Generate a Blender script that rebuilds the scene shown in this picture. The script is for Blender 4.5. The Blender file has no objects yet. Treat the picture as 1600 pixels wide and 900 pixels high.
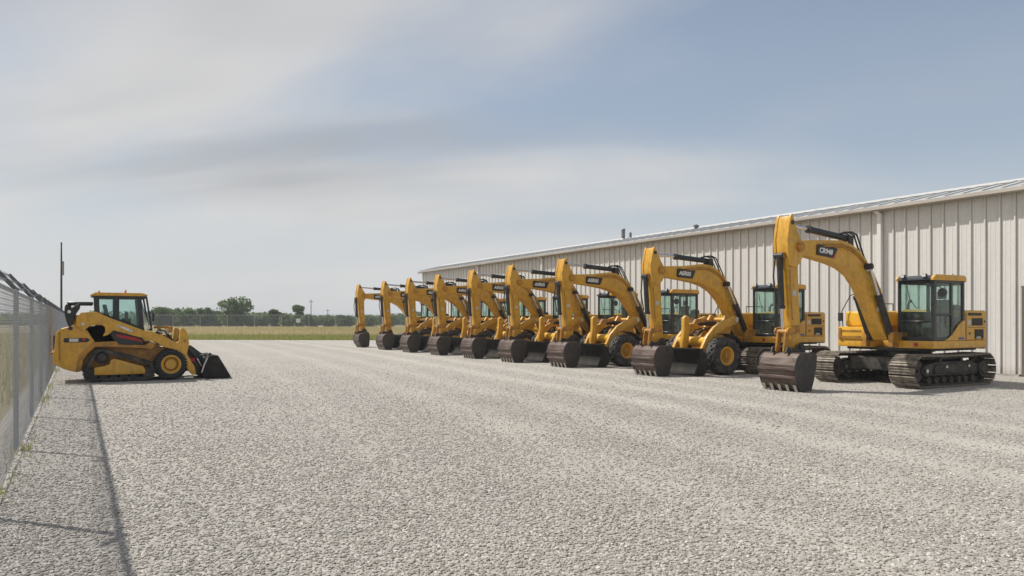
import bpy, bmesh, math, random
import numpy as np
from mathutils import Vector, Matrix
R = math.radians
random.seed(7)
rng = np.random.default_rng(11)
scene = bpy.context.scene
C = scene.collection

# ------------------------------------------------------------------ camera
cam_d = bpy.data.cameras.new('camera')
cam = bpy.data.objects.new('camera', cam_d)
C.objects.link(cam)
cam.location = (0, 0, 1.75)
cam.rotation_euler = (R(90), 0, R(-29.5))
cam_d.sensor_width = 36
cam_d.lens = 27
cam_d.shift_y = 0.03125
cam_d.clip_start = 0.05
cam_d.clip_end = 6000
scene.camera = cam

# ------------------------------------------------------------------ sun, sky, exposure
SUN_EL = 53.0
SUN_AZ = 40.0            # degrees west of the +Y axis (towards -X)
sd = bpy.data.lights.new('sun', 'SUN')
sd.energy = 4.4
sd.angle = R(0.9)
sd.color = (1.0, 0.95, 0.87)
sun = bpy.data.objects.new('sun', sd)
C.objects.link(sun)
to_sun = Vector((-math.sin(R(SUN_AZ)) * math.cos(R(SUN_EL)), math.cos(R(SUN_AZ)) * math.cos(R(SUN_EL)), math.sin(R(SUN_EL))))
sun.rotation_euler = to_sun.to_track_quat('Z', 'Y').to_euler()

world = bpy.data.worlds.new('World')
scene.world = world
world.use_nodes = True
wn, wl = world.node_tree.nodes, world.node_tree.links
wn.clear()
def N(nodes, t, **kw):
    n = nodes.new(t)
    for k, v in kw.items():
        setattr(n, k, v)
    return n
w_out = N(wn, 'ShaderNodeOutputWorld')
w_bg = N(wn, 'ShaderNodeBackground')
w_bg.inputs['Strength'].default_value = 0.096
sky = N(wn, 'ShaderNodeTexSky', sky_type='NISHITA', sun_disc=False, sun_elevation=R(SUN_EL), sun_rotation=R(-SUN_AZ),
        altitude=100, air_density=1.0, dust_density=1.4, ozone_density=1.2)
tc = N(wn, 'ShaderNodeTexCoord')
sep = N(wn, 'ShaderNodeSeparateXYZ')
wl.new(tc.outputs['Generated'], sep.inputs[0])
def wmath(op, a, b=None, clamp=False):
    n = N(wn, 'ShaderNodeMath', operation=op, use_clamp=clamp)
    for i, v in enumerate((a, b)):
        if v is None:
            continue
        if isinstance(v, (int, float)):
            n.inputs[i].default_value = v
        else:
            wl.new(v, n.inputs[i])
    return n.outputs[0]
zc = wmath('MAXIMUM', sep.outputs['Z'], 0.0)
CROT = 48
zden = wmath('ADD', zc, 0.22)
px_ = wmath('DIVIDE', sep.outputs['X'], zden)
py_ = wmath('DIVIDE', sep.outputs['Y'], zden)
cmb = N(wn, 'ShaderNodeCombineXYZ')
wl.new(px_, cmb.inputs[0]); wl.new(py_, cmb.inputs[1])
def cloud_noise(rot, scl, loc, scale, detail, rough, dist):
    mr_ = N(wn, 'ShaderNodeMapping')      # turn the sheet so its long axis lies along the wind
    mr_.inputs['Rotation'].default_value = (0, 0, R(rot))
    wl.new(cmb.outputs[0], mr_.inputs[0])
    mp = N(wn, 'ShaderNodeMapping')
    mp.inputs['Scale'].default_value = scl
    mp.inputs['Location'].default_value = loc
    wl.new(mr_.outputs[0], mp.inputs[0])
    nz = N(wn, 'ShaderNodeTexNoise')
    nz.inputs['Scale'].default_value = scale
    nz.inputs['Detail'].default_value = detail
    nz.inputs['Roughness'].default_value = rough
    nz.inputs['Distortion'].default_value = dist
    wl.new(mp.outputs[0], nz.inputs['Vector'])
    return nz.outputs['Fac']
def wramp(fac, stops):
    r = N(wn, 'ShaderNodeValToRGB')
    r.color_ramp.interpolation = 'EASE'
    while len(r.color_ramp.elements) < len(stops):
        r.color_ramp.elements.new(0.5)
    for e, (p, c) in zip(r.color_ramp.elements, stops):
        e.position = p
        e.color = c if len(c) == 4 else (*c, 1)
    wl.new(fac, r.inputs[0])
    return r.outputs[0]
def wmix(fac, a, b):
    m = N(wn, 'ShaderNodeMix', data_type='RGBA')
    if isinstance(fac, (int, float)):
        m.inputs['Factor'].default_value = fac
    else:
        wl.new(fac, m.inputs['Factor'])
    for key, v in ((6, a), (7, b)):
        if isinstance(v, tuple):
            m.inputs[key].default_value = (*v, 1)
        else:
            wl.new(v, m.inputs[key])
    return m.outputs[2]
g = lambda v: (v, v, v)
CL1, CL2 = (16.44, 10.37, 25.35), (8.66, 15.31, 10.31)
# broad soft sheets of thin cloud, thinning towards the south-east (right of the view)
azi = wmath('ADD', wmath('MULTIPLY', sep.outputs['X'], 0.87), wmath('MULTIPLY', sep.outputs['Y'], -0.49))
c_in = wmath('SUBTRACT', cloud_noise(CROT, (0.42, 1.0, 1), CL1, 1.0, 5, 0.45, 0.35), wmath('MULTIPLY', azi, 0.10))
cover = wramp(c_in, [(0.40, g(0.03)), (0.65, g(0.86))])
shade = wramp(cloud_noise(CROT - 8, (0.4, 1.1, 1), CL2, 1.25, 4, 0.45, 0.3), [(0.36, (4.3, 4.3, 4.4)), (0.60, (6.9, 6.75, 6.55))])
# thin high haze: a milky veil over the whole sky, thickest near the horizon
veil = wramp(zc, [(0.0, g(0.85)), (0.16, g(0.46)), (0.5, g(0.20))])
milky = wmix(veil, sky.outputs[0], (5.2, 5.8, 6.5))
final_sky = wmix(cover, milky, shade)
low = wramp(zc, [(0.0, g(0.85)), (0.22, g(0.0))])
final_sky = wmix(low, final_sky, (6.9, 6.95, 6.95))
wl.new(final_sky, w_bg.inputs['Color'])
wl.new(w_bg.outputs[0], w_out.inputs[0])

scene.view_settings.view_transform = 'Standard'
scene.view_settings.look = 'None'
scene.view_settings.gamma = 1
scene.view_settings.exposure = 0.08
scene.view_settings.use_curve_mapping = False
scene.cycles.max_bounces = 8
scene.cycles.transparent_max_bounces = 16

# ------------------------------------------------------------------ materials
M = {}
def nd(nt, t, **kw):
    return N(nt.nodes, t, **kw)
def setv(nt, sock, v):
    if isinstance(v, (int, float)):
        sock.default_value = v
    elif isinstance(v, tuple):
        sock.default_value = (*v, 1) if len(v) == 3 and sock.type == 'RGBA' else v
    else:
        nt.links.new(v, sock)
def noise(nt, vec, scale, detail=4, rough=0.55, dist=0.0):
    n = nd(nt, 'ShaderNodeTexNoise')
    n.inputs['Scale'].default_value = scale
    n.inputs['Detail'].default_value = detail
    n.inputs['Roughness'].default_value = rough
    n.inputs['Distortion'].default_value = dist
    if vec is not None:
        nt.links.new(vec, n.inputs['Vector'])
    return n.outputs['Fac']
def ramp(nt, fac, stops):
    r = nd(nt, 'ShaderNodeValToRGB')
    while len(r.color_ramp.elements) < len(stops):
        r.color_ramp.elements.new(0.5)
    for e, (p, c) in zip(r.color_ramp.elements, stops):
        e.position = p
        c = g(c) if isinstance(c, (int, float)) else c
        e.color = (*c, 1)
    nt.links.new(fac, r.inputs[0])
    return r.outputs[0]
def mix(nt, fac, a, b, blend='MIX'):
    m = nd(nt, 'ShaderNodeMix', data_type='RGBA', blend_type=blend)
    setv(nt, m.inputs['Factor'], fac)
    setv(nt, m.inputs[6], a)
    setv(nt, m.inputs[7], b)
    return m.outputs[2]
def mapping(nt, vec, scale=(1, 1, 1), rot=(0, 0, 0), loc=(0, 0, 0)):
    m = nd(nt, 'ShaderNodeMapping')
    m.inputs['Scale'].default_value = scale
    m.inputs['Rotation'].default_value = rot
    m.inputs['Location'].default_value = loc
    nt.links.new(vec, m.inputs[0])
    return m.outputs[0]
def base_mat(name):
    m = bpy.data.materials.new(name)
    m.use_nodes = True
    nt = m.node_tree
    b = nt.nodes['Principled BSDF']
    M[name] = m
    return m, nt, b
def bump(nt, b, height, strength, dist):
    bp = nd(nt, 'ShaderNodeBump')
    bp.inputs['Strength'].default_value = strength
    bp.inputs['Distance'].default_value = dist
    nt.links.new(height, bp.inputs['Height'])
    nt.links.new(bp.outputs[0], b.inputs['Normal'])
def gen_mat(name, col, rough=0.5, metal=0.0, var=0.15, scale=6, dirt=None, dirt_amt=0.3, dscale=2.5, bmp=0.0, bscale=60, stretch=(1, 1, 1), coat=0.0):
    m, nt, b = base_mat(name)
    geo = nd(nt, 'ShaderNodeTexCoord')
    vec = mapping(nt, geo.outputs['Object'], stretch)
    n1 = noise(nt, vec, scale, 5, 0.6)
    lo = tuple(c * (1 - var) for c in col)
    hi = tuple(min(1, c * (1 + var)) for c in col)
    c = ramp(nt, n1, [(0.3, lo), (0.7, hi)])
    if dirt:
        n2 = noise(nt, vec, dscale, 6, 0.65, 0.3)
        f = ramp(nt, n2, [(0.5 - 0.15 * dirt_amt, 0.0), (0.78 - 0.1 * dirt_amt, min(1.0, dirt_amt * 1.6))])
        c = mix(nt, f, c, dirt)
    nt.links.new(c, b.inputs['Base Color'])
    rr = ramp(nt, n1, [(0.3, max(0.02, rough - 0.08)), (0.7, min(1, rough + 0.1))])
    nt.links.new(rr, b.inputs['Roughness'])
    b.inputs['Metallic'].default_value = metal
    b.inputs['Coat Weight'].default_value = coat
    if bmp:
        bump(nt, b, noise(nt, vec, bscale, 4, 0.6), bmp, 0.01)
    return m
YEL = (0.65, 0.345, 0.026)
gen_mat('yellow_paint', YEL, 0.42, 0, 0.10, 4.0, (0.26, 0.15, 0.05), 0.30, 5.5, 0.05, 25, coat=0.12)
def weather(name, dust, grime):
    # dust settled on upward faces, chips and oily grime with their own shapes
    nt = M[name].node_tree
    b = nt.nodes['Principled BSDF']
    src = b.inputs['Base Color'].links[0].from_socket
    tcx = nd(nt, 'ShaderNodeTexCoord')
    P_ = tcx.outputs['Object']
    geo = nd(nt, 'ShaderNodeNewGeometry')
    sn = nd(nt, 'ShaderNodeSeparateXYZ')
    nt.links.new(geo.outputs['Normal'], sn.inputs[0])
    fn = noise(nt, P_, 7, 6, 0.7)
    up = nd(nt, 'ShaderNodeMath', operation='MULTIPLY', use_clamp=True)
    nt.links.new(ramp(nt, sn.outputs['Z'], [(0.35, 0.0), (0.95, 1.0)]), up.inputs[0])
    nt.links.new(ramp(nt, fn, [(0.3, 0.1), (0.7, dust)]), up.inputs[1])
    c = mix(nt, up.outputs[0], src, (0.46, 0.40, 0.30))
    chips = ramp(nt, noise(nt, P_, 26, 5, 0.75, 0.4), [(0.635, 0.0), (0.66, 0.85)])
    c = mix(nt, chips, c, (0.10, 0.065, 0.045))
    st = mapping(nt, P_, (9, 9, 0.9))
    runs = ramp(nt, noise(nt, st, 1.3, 6, 0.65), [(0.52, 0.0), (0.72, grime)])
    c = mix(nt, runs, c, (0.15, 0.095, 0.045))
    nt.links.new(c, b.inputs['Base Color'])
weather('yellow_paint', 0.5, 0.5)
gen_mat('yellow_worn', (0.46, 0.215, 0.022), 0.5, 0, 0.2, 5.0, (0.13, 0.075, 0.035), 0.6, 4, 0.08, 30)
gen_mat('yellow_bright', (0.74, 0.41, 0.025), 0.38, 0, 0.08, 3.0, (0.25, 0.15, 0.04), 0.22, 2.0, coat=0.15)
gen_mat('black_paint', (0.016, 0.017, 0.019), 0.4, 0, 0.3, 6, (0.07, 0.065, 0.055), 0.35, 3)
gen_mat('cab_black', (0.018, 0.021, 0.024), 0.33, 0, 0.2, 5, (0.05, 0.05, 0.045), 0.25, 3)
gen_mat('roof_slate', (0.05, 0.058, 0.075), 0.45, 0, 0.2, 5, (0.12, 0.11, 0.1), 0.3, 3)
gen_mat('under_dark', (0.028, 0.026, 0.023), 0.7, 0, 0.35, 8, (0.12, 0.105, 0.085), 0.5, 4, 0.15, 40)
gen_mat('track_steel', (0.15, 0.125, 0.10), 0.62, 0.25, 0.4, 12, (0.36, 0.325, 0.27), 0.65, 6, 0.3, 70)
gen_mat('rubber', (0.022, 0.022, 0.023), 0.75, 0, 0.35, 10, (0.15, 0.14, 0.125), 0.45, 5, 0.2, 60)
gen_mat('rubber_clean', (0.016, 0.016, 0.017), 0.7, 0, 0.3, 10, (0.06, 0.055, 0.05), 0.3, 4, 0.15, 60)
gen_mat('bucket_steel', (0.074, 0.046, 0.036), 0.5, 0.3, 0.4, 5, (0.24, 0.20, 0.175), 0.42, 3.0, 0.25, 40, stretch=(3, 0.5, 3))
gen_mat('bucket_dark', (0.045, 0.040, 0.038), 0.55, 0.3, 0.3, 6, (0.12, 0.095, 0.08), 0.35, 3, 0.15, 40)
gen_mat('loader_bucket_steel', (0.026, 0.024, 0.022), 0.68, 0.1, 0.3, 6, (0.07, 0.06, 0.05), 0.3, 3, 0.15, 40)
M['loader_bucket_steel'].node_tree.nodes['Principled BSDF'].inputs['Specular IOR Level'].default_value = 0.15
gen_mat('worn_steel', (0.50, 0.49, 0.47), 0.35, 0.85, 0.2, 20, (0.22, 0.17, 0.13), 0.35, 8, 0.1, 80)
gen_mat('chrome_rod', (0.62, 0.62, 0.62), 0.18, 1.0, 0.06, 10)
gen_mat('hose_rubber', (0.014, 0.014, 0.015), 0.55, 0, 0.2, 10)
gen_mat('interior', (0.03, 0.032, 0.035), 0.7, 0, 0.2, 8)
gen_mat('seat_fabric', (0.06, 0.075, 0.08), 0.85, 0, 0.2, 30)
gen_mat('red_paint', (0.42, 0.012, 0.02), 0.4, 0, 0.1, 8)
gen_mat('decal_white', (0.78, 0.78, 0.76), 0.5, 0, 0.08, 20)
gen_mat('decal_grey', (0.48, 0.48, 0.47), 0.5, 0, 0.12, 20)
gen_mat('decal_black', (0.014, 0.014, 0.016), 0.4, 0, 0.2, 20)
gen_mat('decal_blue', (0.09, 0.11, 0.28), 0.5, 0, 0.1, 20)
gen_mat('mesh_grille', (0.05, 0.046, 0.036), 0.6, 0.3, 0.3, 30)
gen_mat('lamp_lens', (0.75, 0.78, 0.78), 0.1, 0.2, 0.05, 10)
gen_mat('amber_lens', (0.75, 0.25, 0.02), 0.2, 0, 0.05, 10)
gen_mat('galvanized', (0.33, 0.345, 0.375), 0.5, 0.3, 0.22, 9, (0.28, 0.27, 0.26), 0.3, 4)
gen_mat('mesh_wire', (0.68, 0.70, 0.73), 0.45, 0.25, 0.15, 3)
gen_mat('arm_steel', (0.12, 0.125, 0.135), 0.5, 0.3, 0.2, 6)
gen_mat('pole_dark', (0.022, 0.022, 0.024), 0.55, 0.2, 0.2, 4)
gen_mat('pole_grey', (0.30, 0.30, 0.29), 0.6, 0.2, 0.2, 4)
gen_mat('trunk_bark', (0.09, 0.065, 0.045), 0.9, 0, 0.3, 5, None, 0, 1, 0.5, 20)
gen_mat('trim_taupe', (0.34, 0.305, 0.265), 0.5, 0.1, 0.1, 2, (0.22, 0.19, 0.16), 0.4, 1.5, stretch=(1, 0.25, 1))
gen_mat('frame_brown', (0.15, 0.115, 0.09), 0.55, 0, 0.15, 4)
gen_mat('door_grey', (0.20, 0.20, 0.205), 0.5, 0, 0.1, 3)
gen_mat('pipe_grey', (0.17, 0.18, 0.20), 0.5, 0.4, 0.15, 6)
gen_mat('concrete', (0.42, 0.40, 0.37), 0.85, 0, 0.15, 5, (0.25, 0.22, 0.19), 0.4, 2, 0.3, 40)

# corrugated wall sheet: dusty, faint run-off streaks
def wall_mat(name, col, streak):
    m, nt, b = base_mat(name)
    geo = nd(nt, 'ShaderNodeNewGeometry')
    v1 = mapping(nt, geo.outputs['Position'], (1, 6.0, 0.35))
    f1 = noise(nt, v1, 1.6, 6, 0.65)
    v2 = mapping(nt, geo.outputs['Position'], (1, 1, 1))
    f2 = noise(nt, v2, 0.5, 4, 0.6)
    f3 = noise(nt, v2, 9, 5, 0.7)
    c = ramp(nt, f1, [(0.3, tuple(x * 0.86 for x in col)), (0.65, col)])
    c = mix(nt, ramp(nt, f2, [(0.35, 0.0), (0.75, 0.35)]), c, tuple(x * y for x, y in zip(col, (0.88, 0.865, 0.84))))
    c = mix(nt, ramp(nt, f3, [(0.45, 0.0), (0.8, 0.3)]), c, streak)
    oi = nd(nt, 'ShaderNodeObjectInfo')
    c = mix(nt, ramp(nt, oi.outputs['Random'], [(0.0, 0.0), (1.0, 0.22)]), c, tuple(x * 0.84 for x in col))
    # mud splash along the bottom of the sheet
    sp = nd(nt, 'ShaderNodeSeparateXYZ')
    nt.links.new(geo.outputs['Position'], sp.inputs[0])
    ad = nd(nt, 'ShaderNodeMath', operation='ADD')
    nt.links.new(sp.outputs['Z'], ad.inputs[0])
    nt.links.new(f3, ad.inputs[1])
    c = mix(nt, ramp(nt, ad.outputs[0], [(0.5, 0.55), (0.85, 0.0)]), c, (0.33, 0.29, 0.24))
    nt.links.new(c, b.inputs['Base Color'])
    b.inputs['Roughness'].default_value = 0.48
    bump(nt, b, noise(nt, v2, 3.0, 3, 0.5), 0.12, 0.02)
    return m
wall_mat('wall_sheet', (0.70, 0.692, 0.675), (0.45, 0.41, 0.36))
wall_mat('roof_sheet', (0.50, 0.505, 0.505), (0.5, 0.48, 0.45))
wall_mat('downspout_white', (0.78, 0.765, 0.74), (0.5, 0.46, 0.4))

# tinted cab glass
m, nt, b = base_mat('cab_glass')
tr = nd(nt, 'ShaderNodeBsdfTransparent')
tr.inputs[0].default_value = (0.855, 0.95, 0.925, 1)
gl = nd(nt, 'ShaderNodeBsdfGlossy')
gl.inputs['Roughness'].default_value = 0.03
fr = nd(nt, 'ShaderNodeFresnel')
fr.inputs[0].default_value = 1.5
mxf = nd(nt, 'ShaderNodeMath', operation='MULTIPLY_ADD', use_clamp=True)
mxf.inputs[1].default_value = 1.0
mxf.inputs[2].default_value = 0.0
bfc = nd(nt, 'ShaderNodeNewGeometry')
iorm = nd(nt, 'ShaderNodeMath', operation='MULTIPLY_ADD')
iorm.inputs[1].default_value = 1 / 1.5 - 1.5
iorm.inputs[2].default_value = 1.5
nt.links.new(bfc.outputs['Backfacing'], iorm.inputs[0])
nt.links.new(iorm.outputs[0], fr.inputs[0])
nt.links.new(fr.outputs[0], mxf.inputs[0])
ms = nd(nt, 'ShaderNodeMixShader')
nt.links.new(mxf.outputs[0], ms.inputs[0])
nt.links.new(tr.outputs[0], ms.inputs[1])
nt.links.new(gl.outputs[0], ms.inputs[2])
# a film of dust on the glass
df = nd(nt, 'ShaderNodeBsdfDiffuse')
df.inputs[0].default_value = (0.42, 0.48, 0.46, 1)
tcg = nd(nt, 'ShaderNodeTexCoord')
dn = ramp(nt, noise(nt, tcg.outputs['Object'], 2.5, 5, 0.6), [(0.35, 0.01), (0.75, 0.07)])
ms2 = nd(nt, 'ShaderNodeMixShader')
nt.links.new(dn, ms2.inputs[0])
nt.links.new(ms.outputs[0], ms2.inputs[1])
nt.links.new(df.outputs[0], ms2.inputs[2])
nt.links.new(ms2.outputs[0], nt.nodes['Material Output'].inputs[0])

# distant chain link: too fine to tell the wires apart
m, nt, b = base_mat('far_chain_link')
tr = nd(nt, 'ShaderNodeBsdfTransparent')
ms = nd(nt, 'ShaderNodeMixShader')
ms.inputs[0].default_value = 0.10
b.inputs['Base Color'].default_value = (0.55, 0.57, 0.58, 1)
b.inputs['Roughness'].default_value = 0.6
nt.links.new(tr.outputs[0], ms.inputs[1])
nt.links.new(b.outputs[0], ms.inputs[2])
nt.links.new(ms.outputs[0], nt.nodes['Material Output'].inputs[0])

# gravel bed
m, nt, b = base_mat('gravel_bed')
geo = nd(nt, 'ShaderNodeNewGeometry')
P = geo.outputs['Position']
vo = nd(nt, 'ShaderNodeTexVoronoi')
vo.inputs['Scale'].default_value = 40
vo.inputs['Randomness'].default_value = 1
wob = nd(nt, 'ShaderNodeMix', data_type='VECTOR')
nt.links.new(P, vo.inputs['Vector'])
vo2 = nd(nt, 'ShaderNodeTexVoronoi')
vo2.inputs['Scale'].default_value = 11
nt.links.new(P, vo2.inputs['Vector'])
stone_c = nd(nt, 'ShaderNodeSeparateColor')
nt.links.new(vo.outputs['Color'], stone_c.inputs[0])
c = ramp(nt, stone_c.outputs[0], [(0.0, (0.21, 0.19, 0.17)), (0.35, (0.315, 0.295, 0.265)), (0.7, (0.395, 0.373, 0.337)), (1.0, (0.54, 0.52, 0.485))])
gap = ramp(nt, vo.outputs['Distance'], [(0.55, 0.0), (0.95, 0.75)])
c = mix(nt, gap, c, (0.15, 0.13, 0.115))
stone_c2 = nd(nt, 'ShaderNodeSeparateColor')
nt.links.new(vo2.outputs['Color'], stone_c2.inputs[0])
c = mix(nt, ramp(nt, stone_c2.outputs[1], [(0.0, 0.0), (1.0, 0.35)]), c, (0.36, 0.345, 0.325))
big = noise(nt, P, 0.12, 5, 0.6, 0.4)
c = mix(nt, ramp(nt, big, [(0.35, 0.0), (0.7, 0.42)]), c, (0.46, 0.435, 0.395))
mid = noise(nt, P, 0.9, 5, 0.65)
c = mix(nt, ramp(nt, mid, [(0.42, 0.0), (0.78, 0.4)]), c, (0.34, 0.32, 0.295))
# wheel tracks: compacted paler fines along the aisle, gently curving
def rut_mask(mk, sepx, sepy, wob):
    # smooth bands following x = a + b*y - c*y^2 + wobble
    cy_ = mk('MULTIPLY', sepy, mk('SUBTRACT', 0.17, mk('MULTIPLY', sepy, 0.0011)))
    u_ = mk('ADD', mk('SUBTRACT', sepx, cy_), mk('MULTIPLY', mk('SUBTRACT', wob, 0.5), 1.3))
    tot = None
    for off, wd, amp in ((8.3, 0.42, 1.0), (10.15, 0.42, 0.9), (11.9, 0.36, 0.8), (13.6, 0.36, 0.75), (4.4, 0.4, 0.6), (6.2, 0.4, 0.55), (1.9, 0.3, 0.35)):
        d_ = mk('DIVIDE', mk('SUBTRACT', u_, off), wd)
        e_ = mk('MULTIPLY', mk('POWER', 2.718, mk('MULTIPLY', mk('MULTIPLY', d_, d_), -1.0)), amp)
        tot = e_ if tot is None else mk('MAXIMUM', tot, e_)
    return tot
def smath(op, a_, b_=None, clamp=False):
    q = nd(M['gravel_bed'].node_tree, 'ShaderNodeMath', operation=op, use_clamp=clamp)
    for i_, v_ in enumerate((a_, b_)):
        if v_ is None: continue
        if isinstance(v_, (int, float)): q.inputs[i_].default_value = v_
        else: M['gravel_bed'].node_tree.links.new(v_, q.inputs[i_])
    return q.outputs[0]
spg = nd(nt, 'ShaderNodeSeparateXYZ')
nt.links.new(P, spg.inputs[0])
ruts = rut_mask(smath, spg.outputs['X'], spg.outputs['Y'], noise(nt, P, 0.11, 2, 0.5))
broken = ramp(nt, noise(nt, P, 0.45, 5, 0.65), [(0.32, 0.25), (0.62, 1.0)])
rut_f = smath('MULTIPLY', smath('MULTIPLY', ruts, broken), 0.72)
c = mix(nt, rut_f, c, (0.475, 0.445, 0.395))
fines = ramp(nt, noise(nt, P, 0.28, 6, 0.62, 0.5), [(0.5, 0.0), (0.68, 0.55)])
c = mix(nt, fines, c, (0.40, 0.37, 0.325))
nt.links.new(c, b.inputs['Base Color'])
b.inputs['Roughness'].default_value = 0.9
h = ramp(nt, vo.outputs['Distance'], [(0.0, 1.0), (1.0, 0.0)])
hm = mix(nt, 0.35, h, noise(nt, P, 70, 4, 0.7))
bump(nt, b, hm, 0.8, 0.02)
bpn = [q for q in nt.nodes if q.type == 'BUMP'][0]
nt.links.new(smath('SUBTRACT', 0.85, smath('MULTIPLY', rut_f, 0.7)), bpn.inputs['Strength'])

# loose stones
m, nt, b = base_mat('gravel_stone')
oi = nd(nt, 'ShaderNodeObjectInfo')
c = ramp(nt, oi.outputs['Random'], [(0.0, (0.22, 0.197, 0.17)), (0.22, (0.32, 0.296, 0.26)), (0.55, (0.395, 0.37, 0.33)), (0.85, (0.48, 0.455, 0.415)), (1.0, (0.64, 0.615, 0.58))])
tco = nd(nt, 'ShaderNodeTexCoord')
c = mix(nt, ramp(nt, noise(nt, tco.outputs['Object'], 3, 4, 0.6), [(0.3, 0.35), (0.7, 0.0)]), c, (0.30, 0.275, 0.25))
nt.links.new(c, b.inputs['Base Color'])
b.inputs['Roughness'].default_value = 0.88

# field soil / dry grass below the stalks
m, nt, b = base_mat('field_ground')
geo = nd(nt, 'ShaderNodeNewGeometry')
P = geo.outputs['Position']
c = ramp(nt, noise(nt, P, 0.08, 6, 0.6), [(0.3, (0.20, 0.165, 0.085)), (0.7, (0.34, 0.275, 0.15))])
c = mix(nt, ramp(nt, noise(nt, P, 1.2, 5, 0.65), [(0.4, 0.0), (0.7, 0.6)]), c, (0.14, 0.15, 0.05))
nt.links.new(c, b.inputs['Base Color'])
b.inputs['Roughness'].default_value = 0.95
def leaf_mat(name, stops, trans=0.25):
    m, nt, b = base_mat(name)
    at = nd(nt, 'ShaderNodeAttribute', attribute_name='tone')
    nt.links.new(ramp(nt, at.outputs['Fac'], stops), b.inputs['Base Color'])
    b.inputs['Roughness'].default_value = 0.7
    b.inputs['Specular IOR Level'].default_value = 0.25
    if trans:
        tl = nd(nt, 'ShaderNodeBsdfTranslucent')
        nt.links.new(b.inputs['Base Color'].links[0].from_socket, tl.inputs[0])
        msx = nd(nt, 'ShaderNodeMixShader')
        msx.inputs[0].default_value = trans
        nt.links.new(b.outputs[0], msx.inputs[1])
        nt.links.new(tl.outputs[0], msx.inputs[2])
        nt.links.new(msx.outputs[0], nt.nodes['Material Output'].inputs[0])
leaf_mat('foliage', [(0.0, (0.058, 0.098, 0.026)), (0.5, (0.105, 0.165, 0.042)), (1.0, (0.165, 0.235, 0.065))], 0.55)
leaf_mat('foliage_dark', [(0.0, (0.046, 0.078, 0.026)), (0.5, (0.08, 0.126, 0.040)), (1.0, (0.125, 0.18, 0.055))], 0.55)
leaf_mat('foliage_pale', [(0.0, (0.085, 0.125, 0.045)), (0.5, (0.14, 0.19, 0.07)), (1.0, (0.21, 0.26, 0.11))], 0.55)
leaf_mat('dry_grass', [(0.0, (0.22, 0.28, 0.065)), (0.33, (0.37, 0.38, 0.12)), (0.5, (0.53, 0.45, 0.24)), (1.0, (0.68, 0.57, 0.36))], 0.4)

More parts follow.
